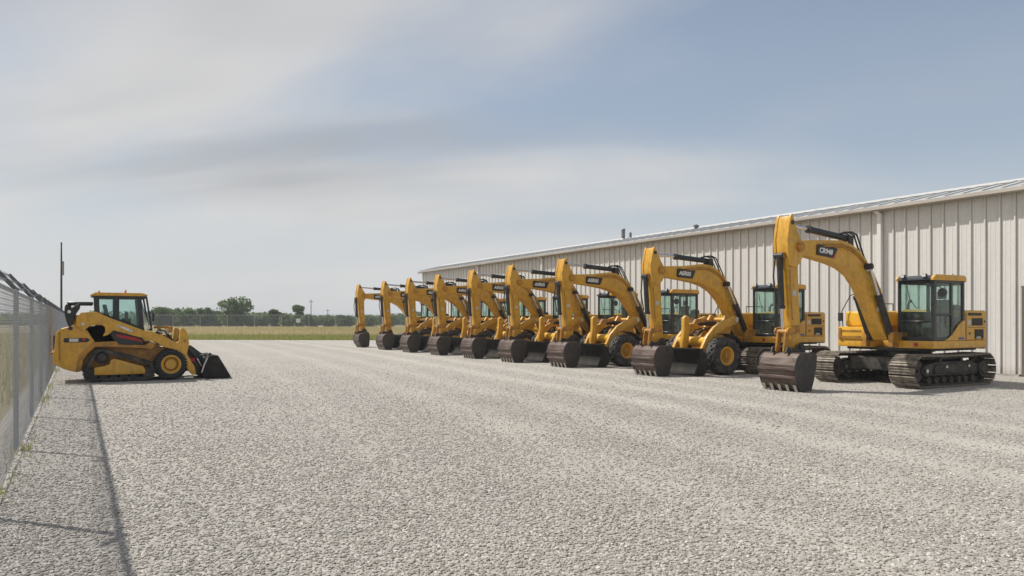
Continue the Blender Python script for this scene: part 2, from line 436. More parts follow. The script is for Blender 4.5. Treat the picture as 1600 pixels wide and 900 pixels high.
# ------------------------------------------------------------------ mesh helpers
class MB:
    def __init__(s):
        s.v, s.f = [], []
    def add(s, vs, fs):
        o = len(s.v)
        s.v += [tuple(p) for p in vs]
        s.f += [tuple(i + o for i in f) for f in fs]
        return s
    def box(s, x0, x1, y0, y1, z0, z1):
        return s.add([(x, y, z) for x in (x0, x1) for y in (y0, y1) for z in (z0, z1)],
                     [(0, 1, 3, 2), (4, 6, 7, 5), (0, 4, 5, 1), (2, 3, 7, 6), (0, 2, 6, 4), (1, 5, 7, 3)])
    def hexa(s, pts):  # 8 corners in the order of box()
        return s.add(pts, [(0, 1, 3, 2), (4, 6, 7, 5), (0, 4, 5, 1), (2, 3, 7, 6), (0, 2, 6, 4), (1, 5, 7, 3)])
    def ext(s, prof, y0, y1):  # (x,z) outline pushed along y
        n = len(prof)
        vs = [(x, y0, z) for x, z in prof] + [(x, y1, z) for x, z in prof]
        return s.add(vs, [tuple(range(n)), tuple(range(2 * n - 1, n - 1, -1))] + [(i, i + n, (i + 1) % n + n, (i + 1) % n) for i in range(n)])
    def extw(s, prof):  # (x,z,halfwidth)
        n = len(prof)
        vs = [(x, -h, z) for x, z, h in prof] + [(x, h, z) for x, z, h in prof]
        return s.add(vs, [tuple(range(n)), tuple(range(2 * n - 1, n - 1, -1))] + [(i, i + n, (i + 1) % n + n, (i + 1) % n) for i in range(n)])
    def extz(s, prof, z0, z1):  # (x,y) outline pushed along z
        n = len(prof)
        vs = [(x, y, z0) for x, y in prof] + [(x, y, z1) for x, y in prof]
        return s.add(vs, [tuple(range(n)), tuple(range(2 * n - 1, n - 1, -1))] + [(i, i + n, (i + 1) % n + n, (i + 1) % n) for i in range(n)])
    def cyl(s, p0, p1, r0, r1=None, n=14):
        r1 = r0 if r1 is None else r1
        p0, p1 = Vector(p0), Vector(p1)
        d = (p1 - p0).normalized()
        a = d.orthogonal().normalized()
        b = d.cross(a)
        vs = []
        for p, r in ((p0, r0), (p1, r1)):
            for i in range(n):
                t = 2 * math.pi * i / n
                vs.append(p + (a * math.cos(t) + b * math.sin(t)) * r)
        return s.add(vs, [tuple(range(n)), tuple(range(2 * n - 1, n - 1, -1))] + [(i, i + n, (i + 1) % n + n, (i + 1) % n) for i in range(n)])
    def tube(s, path, r, n=6):
        path = [Vector(p) for p in path]
        rings, up = [], None
        for i, p in enumerate(path):
            d = (path[min(i + 1, len(path) - 1)] - path[max(i - 1, 0)]).normalized()
            if up is None:
                up = d.orthogonal().normalized()
            up = (up - d * up.dot(d)).normalized()
            b = d.cross(up)
            rings.append([p + (up * math.cos(2 * math.pi * k / n) + b * math.sin(2 * math.pi * k / n)) * r for k in range(n)])
        vs = [q for ring in rings for q in ring]
        fs = [tuple(range(n)), tuple(range(len(vs) - 1, len(vs) - n - 1, -1))]
        for i in range(len(path) - 1):
            for k in range(n):
                fs.append((i * n + k, (i + 1) * n + k, (i + 1) * n + (k + 1) % n, i * n + (k + 1) % n))
        return s.add(vs, fs)
    def lathe(s, cx, cz, prof, n=32):  # closed (r,y) outline turned about the y axis through (cx,cz)
        k = len(prof)
        vs = []
        for i in range(n):
            t = 2 * math.pi * i / n
            vs += [(cx + r * math.cos(t), y, cz + r * math.sin(t)) for r, y in prof]
        fs = []
        for i in range(n):
            j = (i + 1) % n
            for q in range(k):
                q2 = (q + 1) % k
                fs.append((i * k + q, i * k + q2, j * k + q2, j * k + q))
        return s.add(vs, fs)
    def mesh(s, name, bevel=0.0, seg=1, smooth=38):
        bm = bmesh.new()
        vs = [bm.verts.new(p) for p in s.v]
        for f in s.f:
            try:
                bm.faces.new([vs[i] for i in f])
            except ValueError:
                pass
        bmesh.ops.recalc_face_normals(bm, faces=bm.faces)
        if bevel:
            ed = [e for e in bm.edges if len(e.link_faces) == 2 and e.calc_face_angle(0) > 0.5]
            bmesh.ops.bevel(bm, geom=ed, offset=bevel, segments=seg, affect='EDGES', clamp_overlap=True, profile=0.6)
        me = bpy.data.meshes.new(name)
        bm.to_mesh(me)
        bm.free()
        if smooth:
            me.polygons.foreach_set('use_smooth', [True] * len(me.polygons))
            me.set_sharp_from_angle(angle=R(smooth))
        return me
    def build(s, name, mat, parent=None, bevel=0.0, seg=1, smooth=38):
        return link(name, s.mesh(name, bevel, seg, smooth), mat, parent)
def link(name, me, mat, parent=None):
    if mat and not me.materials:
        me.materials.append(M[mat])
    o = bpy.data.objects.new(name, me)
    C.objects.link(o)
    if parent:
        o.parent = parent
    return o
def np_mesh(name, v, quads=None, tris=None, mat=None, parent=None, tone=None):
    v = np.asarray(v, np.float32)
    me = bpy.data.meshes.new(name)
    me.vertices.add(len(v))
    me.vertices.foreach_set('co', v.ravel())
    f = np.asarray(quads if quads is not None else tris, np.int32)
    k = f.shape[1]
    me.loops.add(f.size)
    me.loops.foreach_set('vertex_index', f.ravel())
    me.polygons.add(len(f))
    me.polygons.foreach_set('loop_start', np.arange(0, f.size, k, dtype=np.int32))
    me.polygons.foreach_set('loop_total', np.full(len(f), k, np.int32))
    me.update(calc_edges=True)
    if tone is not None:
        at = me.attributes.new('tone', 'FLOAT', 'POINT')
        at.data.foreach_set('value', np.asarray(tone, np.float32))
    return link(name, me, mat, parent)
def empty(name, loc, rz=0.0):
    o = bpy.data.objects.new(name, None)
    C.objects.link(o)
    o.location = loc
    o.rotation_euler = (0, 0, rz)
    o.empty_display_size = 0.3
    return o
def tag(o, label=None, cat=None, group=None, kind=None):
    if label: o['label'] = label
    if cat: o['category'] = cat
    if group: o['group'] = group
    if kind: o['kind'] = kind
    return o
def copy_tree(o, parent=None):
    c = o.copy()
    C.objects.link(c)
    c.parent = parent
    for ch in list(o.children):
        copy_tree(ch, c)
    return c
def text_mesh(name, body, size, mat, parent, loc, rot, shear=0.0, bold=0.0):
    cu = bpy.data.curves.new('lettering', 'FONT')
    cu.body = body
    cu.size = size
    cu.extrude = 0.002
    cu.offset = bold
    cu.shear = shear
    cu.align_x, cu.align_y = 'CENTER', 'CENTER'
    cu.resolution_u = 3
    t = bpy.data.objects.new('lettering', cu)
    C.objects.link(t)
    bpy.context.view_layer.update()
    me = bpy.data.meshes.new_from_object(t.evaluated_get(bpy.context.evaluated_depsgraph_get()))
    bpy.data.objects.remove(t)
    me.materials.clear()
    o = link(name, me, mat, parent)
    o.location = loc
    o.rotation_euler = rot
    return o

# ------------------------------------------------------------------ ground
YAW = R(29.5)
def cam2world(X, Z):  # metres right of / ahead of the viewpoint on plan
    return (X * math.cos(YAW) + Z * math.sin(YAW), -X * math.sin(YAW) + Z * math.cos(YAW))
gm = MB().extz([(-3000, -3000), (3000, -3000), (3000, 3000), (-3000, 3000)], -0.4, -0.03)
tag(gm.build('field_ground', 'field_ground', smooth=0), kind='structure')
lot = MB().extz([(-1.15, -40), (60, -40), (60, 47), (21.2, 64.2), (8.0, 73.4), (-1.15, 79.5)], -0.3, 0.0)
tag(lot.build('gravel_lot', 'gravel_bed', smooth=0), kind='structure')

# loose gravel on the bed, dense close by and sparser with distance
def scatter_group(name, density, smin, smax, seed):
    ng = bpy.data.node_groups.new(name, 'GeometryNodeTree')
    ng.interface.new_socket('Geometry', in_out='INPUT', socket_type='NodeSocketGeometry')
    ng.interface.new_socket('Geometry', in_out='OUTPUT', socket_type='NodeSocketGeometry')
    n, l = ng.nodes, ng.links
    gi, go = n.new('NodeGroupInput'), n.new('NodeGroupOutput')
    dp = n.new('GeometryNodeDistributePointsOnFaces')
    dp.inputs['Seed'].default_value = seed
    l.new(gi.outputs[0], dp.inputs['Mesh'])
    def gmath(op, a_, b_=None, clamp=False):
        q = n.new('ShaderNodeMath'); q.operation = op; q.use_clamp = clamp
        for i_, v_ in enumerate((a_, b_)):
            if v_ is None: continue
            if isinstance(v_, (int, float)): q.inputs[i_].default_value = v_
            else: l.new(v_, q.inputs[i_])
        return q.outputs[0]
    pos = n.new('GeometryNodeInputPosition')
    ln = n.new('ShaderNodeVectorMath'); ln.operation = 'LENGTH'
    l.new(pos.outputs[0], ln.inputs[0])
    dist = ln.outputs['Value']
    fall = gmath('DIVIDE', density, gmath('POWER', dist, 1.8))
    fade = gmath('SUBTRACT', 1.0, gmath('DIVIDE', gmath('SUBTRACT', dist, 14.0), 26.0, True), True)
    wbn = n.new('ShaderNodeTexNoise')     # same wheel tracks as the bed: fewer loose stones where wheels ran
    wbn.inputs['Scale'].default_value = 0.11; wbn.inputs['Detail'].default_value = 2
    wbn.inputs['Roughness'].default_value = 0.5
    l.new(pos.outputs[0], wbn.inputs['Vector'])
    spx = n.new('ShaderNodeSeparateXYZ')
    l.new(pos.outputs[0], spx.inputs[0])
    patchy = n.new('ShaderNodeTexNoise')
    patchy.inputs['Scale'].default_value = 0.5; patchy.inputs['Detail'].default_value = 4
    l.new(pos.outputs[0], patchy.inputs['Vector'])
    rut = gmath('MULTIPLY', gmath('SUBTRACT', 1.0, gmath('MULTIPLY', rut_mask(gmath, spx.outputs['X'], spx.outputs['Y'], wbn.outputs[0]), 0.8)),
                gmath('MAXIMUM', gmath('ADD', gmath('MULTIPLY', gmath('SUBTRACT', patchy.outputs[0], 0.5), 2.4), 1.0), 0.15))
    l.new(gmath('MULTIPLY', gmath('MULTIPLY', fall, fade), rut), dp.inputs['Density'])
    gti = n.new('GeometryNodeGeometryToInstance')
    for k in range(6):
        ico = n.new('GeometryNodeMeshIcoSphere')
        ico.inputs['Radius'].default_value = 1.0
        ico.inputs['Subdivisions'].default_value = 2
        sp = n.new('GeometryNodeSetPosition')
        nz = n.new('ShaderNodeTexNoise')
        nz.noise_dimensions = '4D'
        nz.inputs['W'].default_value = k * 3.7 + seed
        nz.inputs['Scale'].default_value = 0.75
        nz.inputs['Detail'].default_value = 1.5
        sub = n.new('ShaderNodeVectorMath'); sub.operation = 'SUBTRACT'
        sub.inputs[1].default_value = (0.5, 0.5, 0.5)
        l.new(nz.outputs['Color'], sub.inputs[0])
        sc = n.new('ShaderNodeVectorMath'); sc.operation = 'SCALE'
        sc.inputs['Scale'].default_value = 1.7
        l.new(sub.outputs[0], sc.inputs[0])
        l.new(ico.outputs[0], sp.inputs['Geometry'])
        l.new(sc.outputs[0], sp.inputs['Offset'])
        tf = n.new('GeometryNodeTransform')
        tf.inputs['Scale'].default_value = (1.0 + 0.1 * (k % 3), 0.8 + 0.08 * (k % 2), 0.40 + 0.06 * (k % 3))
        l.new(sp.outputs[0], tf.inputs['Geometry'])
        sm = n.new('GeometryNodeSetMaterial')
        sm.inputs['Material'].default_value = M['gravel_stone']
        l.new(tf.outputs[0], sm.inputs['Geometry'])
        l.new(sm.outputs[0], gti.inputs[0])
    ip = n.new('GeometryNodeInstanceOnPoints')
    ip.inputs['Pick Instance'].default_value = True
    l.new(dp.outputs['Points'], ip.inputs['Points'])
    l.new(gti.outputs[0], ip.inputs['Instance'])
    rr = n.new('FunctionNodeRandomValue'); rr.data_type = 'FLOAT_VECTOR'
    rr.inputs[0].default_value = (-0.35, -0.35, 0)
    rr.inputs[1].default_value = (0.35, 0.35, 6.28)
    l.new(rr.outputs[0], ip.inputs['Rotation'])
    rs = n.new('FunctionNodeRandomValue'); rs.data_type = 'FLOAT'
    rs.inputs[2].default_value = smin
    rs.inputs[3].default_value = smax
    rs.inputs['Seed'].default_value = 5
    l.new(rs.outputs[1], ip.inputs['Scale'])
    l.new(ip.outputs[0], go.inputs[0])
    return ng
vsx, fsx, idx = [], [], {}
for ix in range(-2, 110):
    for iy in range(-10, 150):
        cx, cy = ix * 0.5 + 0.25, iy * 0.5 + 0.25
        Zc = cx * math.sin(YAW) + cy * math.cos(YAW)
        Xc = cx * math.cos(YAW) - cy * math.sin(YAW)
        edge = np.interp(cx, [-1.15, 8.0, 21.2, 60], [79.5, 73.4, 64.2, 47])
        if 3.2 < Zc < 58 and abs(Xc) < 0.74 * Zc + 0.9 and -1.1 < cx < 25 and cy < edge:
            q = []
            for a_, b_ in ((ix, iy), (ix + 1, iy), (ix + 1, iy + 1), (ix, iy + 1)):
                if (a_, b_) not in idx:
                    idx[(a_, b_)] = len(vsx)
                    vsx.append((a_ * 0.5, b_ * 0.5, 0.003))
                q.append(idx[(a_, b_)])
            fsx.append(tuple(q))
me = bpy.data.meshes.new('loose_gravel')
me.from_pydata(vsx, [], fsx)
o = link('loose_gravel', me, 'gravel_stone')
o.modifiers.new('scatter', 'NODES').node_group = scatter_group('gravel_scatter', 38000, 0.005, 0.019, 3)
tag(o, 'loose pale stones strewn over the gravel yard', 'gravel', kind='stuff')

# ------------------------------------------------------------------ warehouse
WX, WH = 25.4, 5.72           # wall plane, eave height
WY0, WY1 = 3.09, 60.09        # near and far end
wh = empty('warehouse', (WX, 30, 0))
tag(wh, 'long pale ribbed metal warehouse with white roof behind the excavators', 'warehouse')
def W(mb, name, mat, bevel=0.0, parent=None, smooth=0):
    o = mb.build(name, mat, parent or wh, bevel, 1, smooth)
    if (parent or wh) is wh:
        o.location = (-WX, -30, 0)
    return o
PW = 0.456
door_y0, door_y1, door_h = 10.84, 12.86, 2.74
def panel_mesh(z0):
    # plan outline of one sheet: pan, two faint swages and one trapezoid rib at its far edge
    y = [0.0, 0.10, 0.115, 0.135, 0.15, 0.25, 0.265, 0.285, 0.30, 0.372, 0.375, 0.386, 0.392, 0.438, 0.4555]
    x = [0.0, 0.0, -0.006, -0.006, 0.0, 0.0, -0.006, -0.006, 0.0, 0.0, 0.022, 0.022, -0.052, -0.052, 0.0]
    prof = [(a, b_) for a, b_ in zip(x, y)] + [(0.035, 0.4555), (0.035, 0.0)]
    return MB().extz(prof, z0, WH).mesh('wall_panel', 0, 1, 0)
full, short = panel_mesh(0.06), panel_mesh(door_h + 0.06)
npan = int(round((WY1 - WY0) / PW))
for i in range(npan):
    y = WY0 + i * PW
    o = link('wall_panel', short if door_y0 - 0.1 < y < door_y1 - 0.2 else full, 'wall_sheet', wh)
    o.location = (random.uniform(-0.002, 0.002), y - 30, 0)
# core behind the sheets, other walls, slab
W(MB().box(WX + 0.05, WX + 0.2, WY0, door_y0 - 0.05, 0, WH).box(WX + 0.05, WX + 0.2, door_y1 + 0.05, WY1 - 0.05, 0, WH)
  .box(WX + 0.05, WX + 0.2, door_y0 - 0.05, door_y1 + 0.05, door_h + 0.05, WH), 'wall_core', 'trim_taupe')
W(MB().box(WX + 0.2, 45, WY1 - 0.2, WY1, 0, WH + 0.1).box(WX + 0.2, 45, WY0, WY0 + 0.2, 0, WH + 0.1).box(44.8, 45, WY0 + 0.2, WY1 - 0.2, 0, WH + 0.1), 'rear_walls', 'wall_sheet')
W(MB().box(WX - 0.05, WX + 0.2, WY0, door_y0 - 0.1, -0.1, 0.058).box(WX - 0.05, WX + 0.2, door_y1 + 0.1, WY1, -0.1, 0.058), 'footing', 'concrete')
W(MB().box(WX - 0.07, WX + 0.02, WY1 - 0.02, WY1 + 0.09, 0.05, WH), 'corner_trim', 'downspout_white')
# eave: gutter, fascia, roof sheets
OV = 0.29
W(MB().ext([(WX - OV - 0.02, WH + 0.10), (WX - OV - 0.10, WH + 0.10), (WX - OV - 0.12, WH - 0.0), (WX - OV - 0.05, WH - 0.05), (WX - OV + 0.02, WH - 0.04)], WY0 - 0.3, WY1 + 0.3), 'gutter', 'trim_taupe')
W(MB().box(WX - OV + 0.021, WX - 0.046, WY0 - 0.28, WY1 + 0.28, WH - 0.02, WH + 0.0), 'soffit', 'trim_taupe')
RX, RZ = 27.2, 6.36
def roofsheet():
    prof = [(-0.30, 0.0), (-0.045, 0.0), (-0.025, 0.042), (0.025, 0.042), (0.045, 0.0), (0.305, 0.0), (0.305, -0.03), (-0.30, -0.03)]
    n = len(prof)
    x0, z0 = WX - OV - 0.05, WH + 0.13
    x1, z1 = RX, RZ
    vs = [(x0, a, z0 + b_) for a, b_ in prof] + [(x1, a, z1 + b_) for a, b_ in prof]
    m_ = MB().add(vs, [tuple(range(n)), tuple(range(2 * n - 1, n - 1, -1))] + [(i, i + n, (i + 1) % n + n, (i + 1) % n) for i in range(n)])
    return m_.mesh('roof_panel', 0, 1, 0)
rs_me = roofsheet()
for i in range(95):
    o = link('roof_panel', rs_me, 'roof_sheet', wh)
    o.location = (-WX, WY0 - 0.1 + i * 0.607 - 30, random.uniform(-0.004, 0.004))
W(MB().ext([(RX - 0.15, RZ - 0.01), (RX - 0.02, RZ + 0.09), (RX + 0.12, RZ + 0.09), (45.3, WH + 0.4), (45.3, WH + 0.3), (RX + 0.1, RZ - 0.04)], WY0 - 0.3, WY1 + 0.3), 'upper_roof', 'roof_sheet')
W(MB().ext([(WX - OV, WH + 0.06), (RX, RZ - 0.05), (45, WH + 0.28), (45, WH + 0.102), (WX + 0.2, WH + 0.001)], WY1 - 0.02, WY1 + 0.27), 'gable_trim', 'downspout_white')
for y in (17.65, 40.9, 49.7):
    W(MB().box(WX - 0.17, WX - 0.044, y - 0.075, y + 0.075, 0.25, WH - 0.14).hexa(
        [(WX - 0.17, y - 0.075, WH - 0.14), (WX - OV - 0.10, y - 0.075, WH - 0.055), (WX - 0.17, y + 0.075, WH - 0.14), (WX - OV - 0.10, y + 0.075, WH - 0.055),
         (WX - 0.05, y - 0.075, WH - 0.14), (WX - OV + 0.01, y - 0.075, WH - 0.055), (WX - 0.05, y + 0.075, WH - 0.14), (WX - OV + 0.01, y + 0.075, WH - 0.055)])
      .hexa([(WX - 0.42, y - 0.07, 0.06), (WX - 0.42, y - 0.07, 0.15), (WX - 0.42, y + 0.07, 0.06), (WX - 0.42, y + 0.07, 0.15),
             (WX - 0.05, y - 0.07, 0.14), (WX - 0.05, y - 0.07, 0.26), (WX - 0.05, y + 0.07, 0.14), (WX - 0.05, y + 0.07, 0.26)]), 'downspout', 'downspout_white')
df_ = W(MB().box(WX - 0.09, WX + 0.3, door_y1 - 0.11, door_y1, 0, door_h).box(WX - 0.09, WX + 0.3, door_y0, door_y0 + 0.11, 0, door_h)
        .box(WX - 0.091, WX + 0.3, door_y0 - 0.01, door_y1 + 0.01, door_h, door_h + 0.06), 'door_frame', 'frame_brown')
dr = W(MB().box(WX + 0.1, WX + 0.15, door_y0 + 0.11, door_y1 - 0.11, 0.02, door_h), 'door', 'door_grey')
MB().cyl((WX + 0.1, door_y0 + 0.3, 1.02), (WX + 0.03, door_y0 + 0.3, 1.02), 0.03).box(WX + 0.02, WX + 0.045, door_y0 + 0.28, door_y0 + 0.44, 1.0, 1.035).build('handle', 'worn_steel', dr)
# roof fittings
def roof_pipe(x, y, r, h, label, cap):
    z = WH + 0.13 + (x - (WX - OV - 0.05)) / (RX - WX + OV + 0.05) * (RZ - WH - 0.13)
    o = empty('vent_pipe', (x, y, z - 0.05))
    MB().cyl((0, 0, 0), (0, 0, h), r, r, 12).build('pipe', 'pipe_grey', o)
    MB().cyl((0, 0, 0.0), (0, 0, 0.12), r * 1.9, r * 1.15, 12).build('flashing', 'roof_sheet', o)
    if cap:
        MB().cyl((0, 0, h), (0, 0, h + 0.06), r * 1.35, r * 0.9, 12).build('cap', 'pipe_grey', o)
    tag(o, label, 'vent pipe')
roof_pipe(26.9, 34.75, 0.105, 0.62, 'tall grey vent pipe standing on the white warehouse roof', True)
roof_pipe(26.9, 34.1, 0.07, 0.40, 'short grey vent pipe beside the tall one on the warehouse roof', False)
rv = empty('roof_vent', (27.1, 29.1, RZ + 0.02))
rv.scale = (0.6, 0.6, 0.62)
MB().cyl((0, 0, 0), (0, 0, 0.16), 0.13, 0.13, 12).build('neck', 'pipe_grey', rv)
MB().cyl((0, 0, 0.14), (0, 0, 0.22), 0.26, 0.24, 14).cyl((0, 0, 0.22), (0, 0, 0.30), 0.24, 0.06, 14).build('hood', 'pipe_grey', rv)
tag(rv, 'low round grey vent cap on the ridge of the warehouse roof', 'roof vent')

# ------------------------------------------------------------------ excavators
def rot_pts(pts, c, a):
    return [(c[0] + (x - c[0]) * math.cos(a) - (z - c[1]) * math.sin(a), c[1] + (x - c[0]) * math.sin(a) + (z - c[1]) * math.cos(a)) for x, z in pts]
TR_F, TR_R, TR_Z, TR_RAD = -1.57, 1.26, 0.435, 0.375
def track_path(n_per=None, pitch=0.19):
    L = TR_R - TR_F
    per = 2 * L + 2 * math.pi * TR_RAD
    n = int(round(per / pitch))
    out = []
    for i in range(n):
        s = per * i / n
        if s < L:
            u = s / L
            out.append((TR_F + s, TR_Z + TR_RAD - 0.022 * math.sin(math.pi * u), 0.0))
        elif s < L + math.pi * TR_RAD:
            a = math.pi / 2 - (s - L) / TR_RAD
            out.append((TR_R + TR_RAD * math.cos(a), TR_Z + TR_RAD * math.sin(a), a - math.pi / 2))
        elif s < 2 * L + math.pi * TR_RAD:
            out.append((TR_R - (s - L - math.pi * TR_RAD), TR_Z - TR_RAD, -math.pi))
        else:
            a = -math.pi / 2 - (s - 2 * L - math.pi * TR_RAD) / TR_RAD
            out.append((TR_F + TR_RAD * math.cos(a), TR_Z + TR_RAD * math.sin(a), a - math.pi / 2))
    return out
SHW = 0.35
def shoe_mb():
    mb = MB()
    mb.hexa([(-0.088, -SHW, 0.012), (-0.088, -SHW, 0.032), (-0.088, SHW, 0.012), (-0.088, SHW, 0.032), (0.088, -SHW, 0.012), (0.088, -SHW, 0.032), (0.088, SHW, 0.012), (0.088, SHW, 0.032)])
    for gx in (-0.078, -0.008, 0.062):
        mb.hexa([(gx, -SHW, 0.03), (gx + 0.003, -SHW, 0.058), (gx, SHW, 0.03), (gx + 0.003, SHW, 0.058), (gx + 0.02, -SHW, 0.03), (gx + 0.014, -SHW, 0.058), (gx + 0.02, SHW, 0.03), (gx + 0.014, SHW, 0.058)])
    return mb
shoe_me = shoe_mb().mesh('track_shoe', 0, 1, 0)
link_me = MB().box(-0.1, 0.1, -0.13, -0.06, -0.06, 0.012).box(-0.1, 0.1, 0.06, 0.13, -0.06, 0.012).mesh('chain_link', 0, 1, 0)

def make_excavator(P, separate_shoes):
    root = empty('excavator', (0, 0, 0))
    # --- undercarriage
    for sy in (-1, 1):
        cy = sy * 1.19
        tf = MB().ext([(-1.3, 0.30), (1.0, 0.30), (1.12, 0.42), (1.05, 0.56), (0.7, 0.66), (-0.85, 0.66), (-1.33, 0.56), (-1.45, 0.42)], -0.2, 0.2)
        tf.ext([(-0.95, 0.36), (0.72, 0.36), (0.72, 0.52), (0.55, 0.6), (-0.8, 0.6), (-0.95, 0.52)], -0.24 if sy < 0 else 0.2, -0.2 if sy < 0 else 0.24)
        t = tf.build('track', 'under_dark', root, 0.015)
        t.location = (0, cy, 0)
        if separate_shoes:
            for (x, z, a) in track_path():
                s = link('track_shoe', shoe_me, 'track_steel', t)
                s.location = (x, 0, z)
                s.rotation_euler = (0, -a, 0)
        else:
            mb, pr = MB(), shoe_mb()
            for (x, z, a) in track_path():
                ca, sa = math.cos(a), math.sin(a)
                mb.add([(x + px * ca - pz * sa, py, z + px * sa + pz * ca) for px, py, pz in pr.v], pr.f)
            mb.build('track_belt', 'track_steel', t, smooth=0)
        ch = MB()
        for (x, z, a) in track_path():
            ca, sa = math.cos(a), math.sin(a)
            for yy in (-0.10,):
                ch.add([(x + px * ca - pz * sa, yy + py, z + px * sa + pz * ca) for px in (-0.095, 0.095) for py in (0, 0.20) for pz in (-0.07, 0.012)],
                       [(0, 1, 3, 2), (4, 6, 7, 5), (0, 4, 5, 1), (2, 3, 7, 6), (0, 2, 6, 4), (1, 5, 7, 3)])
        ch.build('chain', 'under_dark', t, smooth=0)
        idl = MB().lathe(TR_F, TR_Z, [(0.05, -0.16), (0.22, -0.13), (0.30, -0.13), (0.305, -0.05), (0.33, -0.05), (0.33, 0.05), (0.305, 0.05), (0.30, 0.13), (0.22, 0.13), (0.05, 0.16)], 28)
        idl.build('idler', 'under_dark', t)
        MB().cyl((TR_F + 0.28, -0.26, 0.44), (TR_F + 0.28, -0.235, 0.44), 0.055).build('idler_pin', 'worn_steel', t)
        spk = MB()
        prof = []
        for k in range(42):
            r = 0.335 if k % 2 == 0 else 0.285
            prof.append((TR_R + r * math.cos(2 * math.pi * k / 42), TR_Z + r * math.sin(2 * math.pi * k / 42)))
        spk.ext(prof, -0.045, 0.045)
        spk.cyl((TR_R, -0.24, TR_Z), (TR_R, 0.2, TR_Z), 0.22, 0.22, 24).cyl((TR_R, -0.29, TR_Z), (TR_R, -0.24, TR_Z), 0.13, 0.17, 20)
        spk.build('sprocket', 'under_dark', t)
        for k in range(7):
            rx = -1.12 + k * 0.325
            MB().lathe(rx, 0.19, [(0.02, -0.2), (0.085, -0.2), (0.085, -0.12), (0.105, -0.12), (0.105, -0.1), (0.08, -0.1), (0.08, 0.1), (0.105, 0.1), (0.105, 0.12), (0.085, 0.12), (0.085, 0.2), (0.02, 0.2)], 14).build('roller', 'under_dark', t)
        for rx in (-0.6, 0.35):
            MB().cyl((rx, -0.18, 0.69), (rx, 0.18, 0.69), 0.055, 0.055, 12).build('carrier_roller', 'under_dark', t)
        MB().box(-0.5, -0.42, -0.27, -0.2, 0.5, 0.56).box(0.5, 0.58, -0.27, -0.2, 0.5, 0.56).build('lug', 'worn_steel', t)
    MB().extz([(-0.9, -0.62), (-1.1, -0.98), (-0.55, -0.98), (-0.35, -0.6), (0.3, -0.6), (0.45, -0.98), (0.85, -0.98), (0.75, -0.62), (0.75, 0.62), (0.85, 0.98), (0.45, 0.98), (0.3, 0.6), (-0.35, 0.6), (-0.55, 0.98), (-1.1, 0.98), (-0.9, 0.62)], 0.36, 0.74).build('carbody', 'under_dark', root, 0.03)
    MB().cyl((0, 0, 0.74), (0, 0, 0.88), 0.66, 0.66, 32).cyl((0, 0, 0.88), (0, 0, 1.0), 0.74, 0.74, 32).build('slewing_ring', 'black_paint', root, 0.01)
    # --- upper platform
    pl = MB().extz([(-1.0, -1.36), (-0.97, -1.4), (1.42, -1.4), (1.42, 1.4), (-1.05, 1.4), (-1.05, 0.33), (-0.6, 0.33), (-0.6, -0.31), (-1.0, -0.31)], 1.0, 1.2)
    pl.build('platform', 'yellow_paint', root, 0.025, 2)
    MB().extz([(-0.85, -1.2), (1.3, -1.2), (1.3, 1.2), (-0.9, 1.2)], 0.93, 0.998).build('belly_plate', 'under_dark', root)
    MB().extz([(-1.25, -0.46), (-0.62, -0.46), (-0.62, -0.32), (-1.0, -0.32), (-1.25, -0.32)], 1.02, 1.42).extz([(-1.25, 0.34), (-1.06, 0.34), (-1.06, 0.46), (-1.25, 0.46)], 1.02, 1.42).build('boom_bracket', 'yellow_worn', root, 0.01)
    MB().cyl((-1.0, -1.405, 1.1), (-1.0, -1.401, 1.1), 0.02).cyl((-1.006, -0.95, 1.1), (-1.002, -0.95, 1.1), 0.06, 0.06, 16).build('round_badge', 'red_paint', root)
    # --- toolbox and tank on the far side
    tb = MB().box(-1.08, -0.15, 0.5, 1.38, 1.201, 1.56).build('toolbox', 'yellow_bright', root, 0.03, 2)
    MB().box(-1.1, -1.078, 0.62, 1.25, 1.26, 1.30).box(-1.1, -1.078, 0.62, 1.25, 1.44, 1.47).box(-1.105, -1.078, 1.26, 1.34, 1.23, 1.52).build('step_tread', 'yellow_worn', tb)
    MB().box(-0.86, 0.5, 0.55, 1.3, 1.56, 2.0).build('fuel_tank', 'yellow_bright', root, 0.07, 3)
    # --- engine hood, counterweight
    hd = MB().box(0.5, 1.5, -1.375, 1.375, 1.201, 2.0).build('engine_hood', 'yellow_paint', root, 0.05, 3)
    for (x0, x1, z0, z1) in ((0.8, 1.3, 1.60, 1.80), (0.93, 1.34, 1.24, 1.5), (0.62, 1.25, 1.87, 1.945)):
        vb = MB().box(x0, x1, -1.385, -1.36, z0, z1)
        k, zz = 0, z0 + 0.02
        while zz < z1 - 0.02:
            vb.hexa([(x0 + 0.02, -1.398, zz), (x0 + 0.02, -1.398, zz + 0.008), (x0 + 0.02, -1.38, zz + 0.01), (x0 + 0.02, -1.38, zz + 0.02), (x1 - 0.02, -1.398, zz), (x1 - 0.02, -1.398, zz + 0.008), (x1 - 0.02, -1.38, zz + 0.01), (x1 - 0.02, -1.38, zz + 0.02)])
            zz += 0.035
        vb.build('vent', 'mesh_grille', hd, smooth=0)
    MB().box(0.52, 0.535, -1.383, -1.374, 1.22, 1.94).box(0.6, 1.42, -1.382, -1.374, 1.545, 1.556).build('hood_seam', 'black_paint', hd)
    MB().box(0.66, 0.72, -1.39, -1.374, 1.36, 1.42).box(1.38, 1.42, -1.39, -1.374, 1.68, 1.74).build('latch', 'black_paint', hd)
    MB().box(0.60, 0.74, -1.381, -1.374, 1.62, 1.74).build('warning_label', 'decal_grey', hd)
    MB().box(0.55, 1.45, -1.36, 1.36, 1.996, 2.012).box(0.62, 1.3, -0.6, 0.5, 2.01, 2.05).build('hood_lid', 'yellow_paint', hd, 0.012)
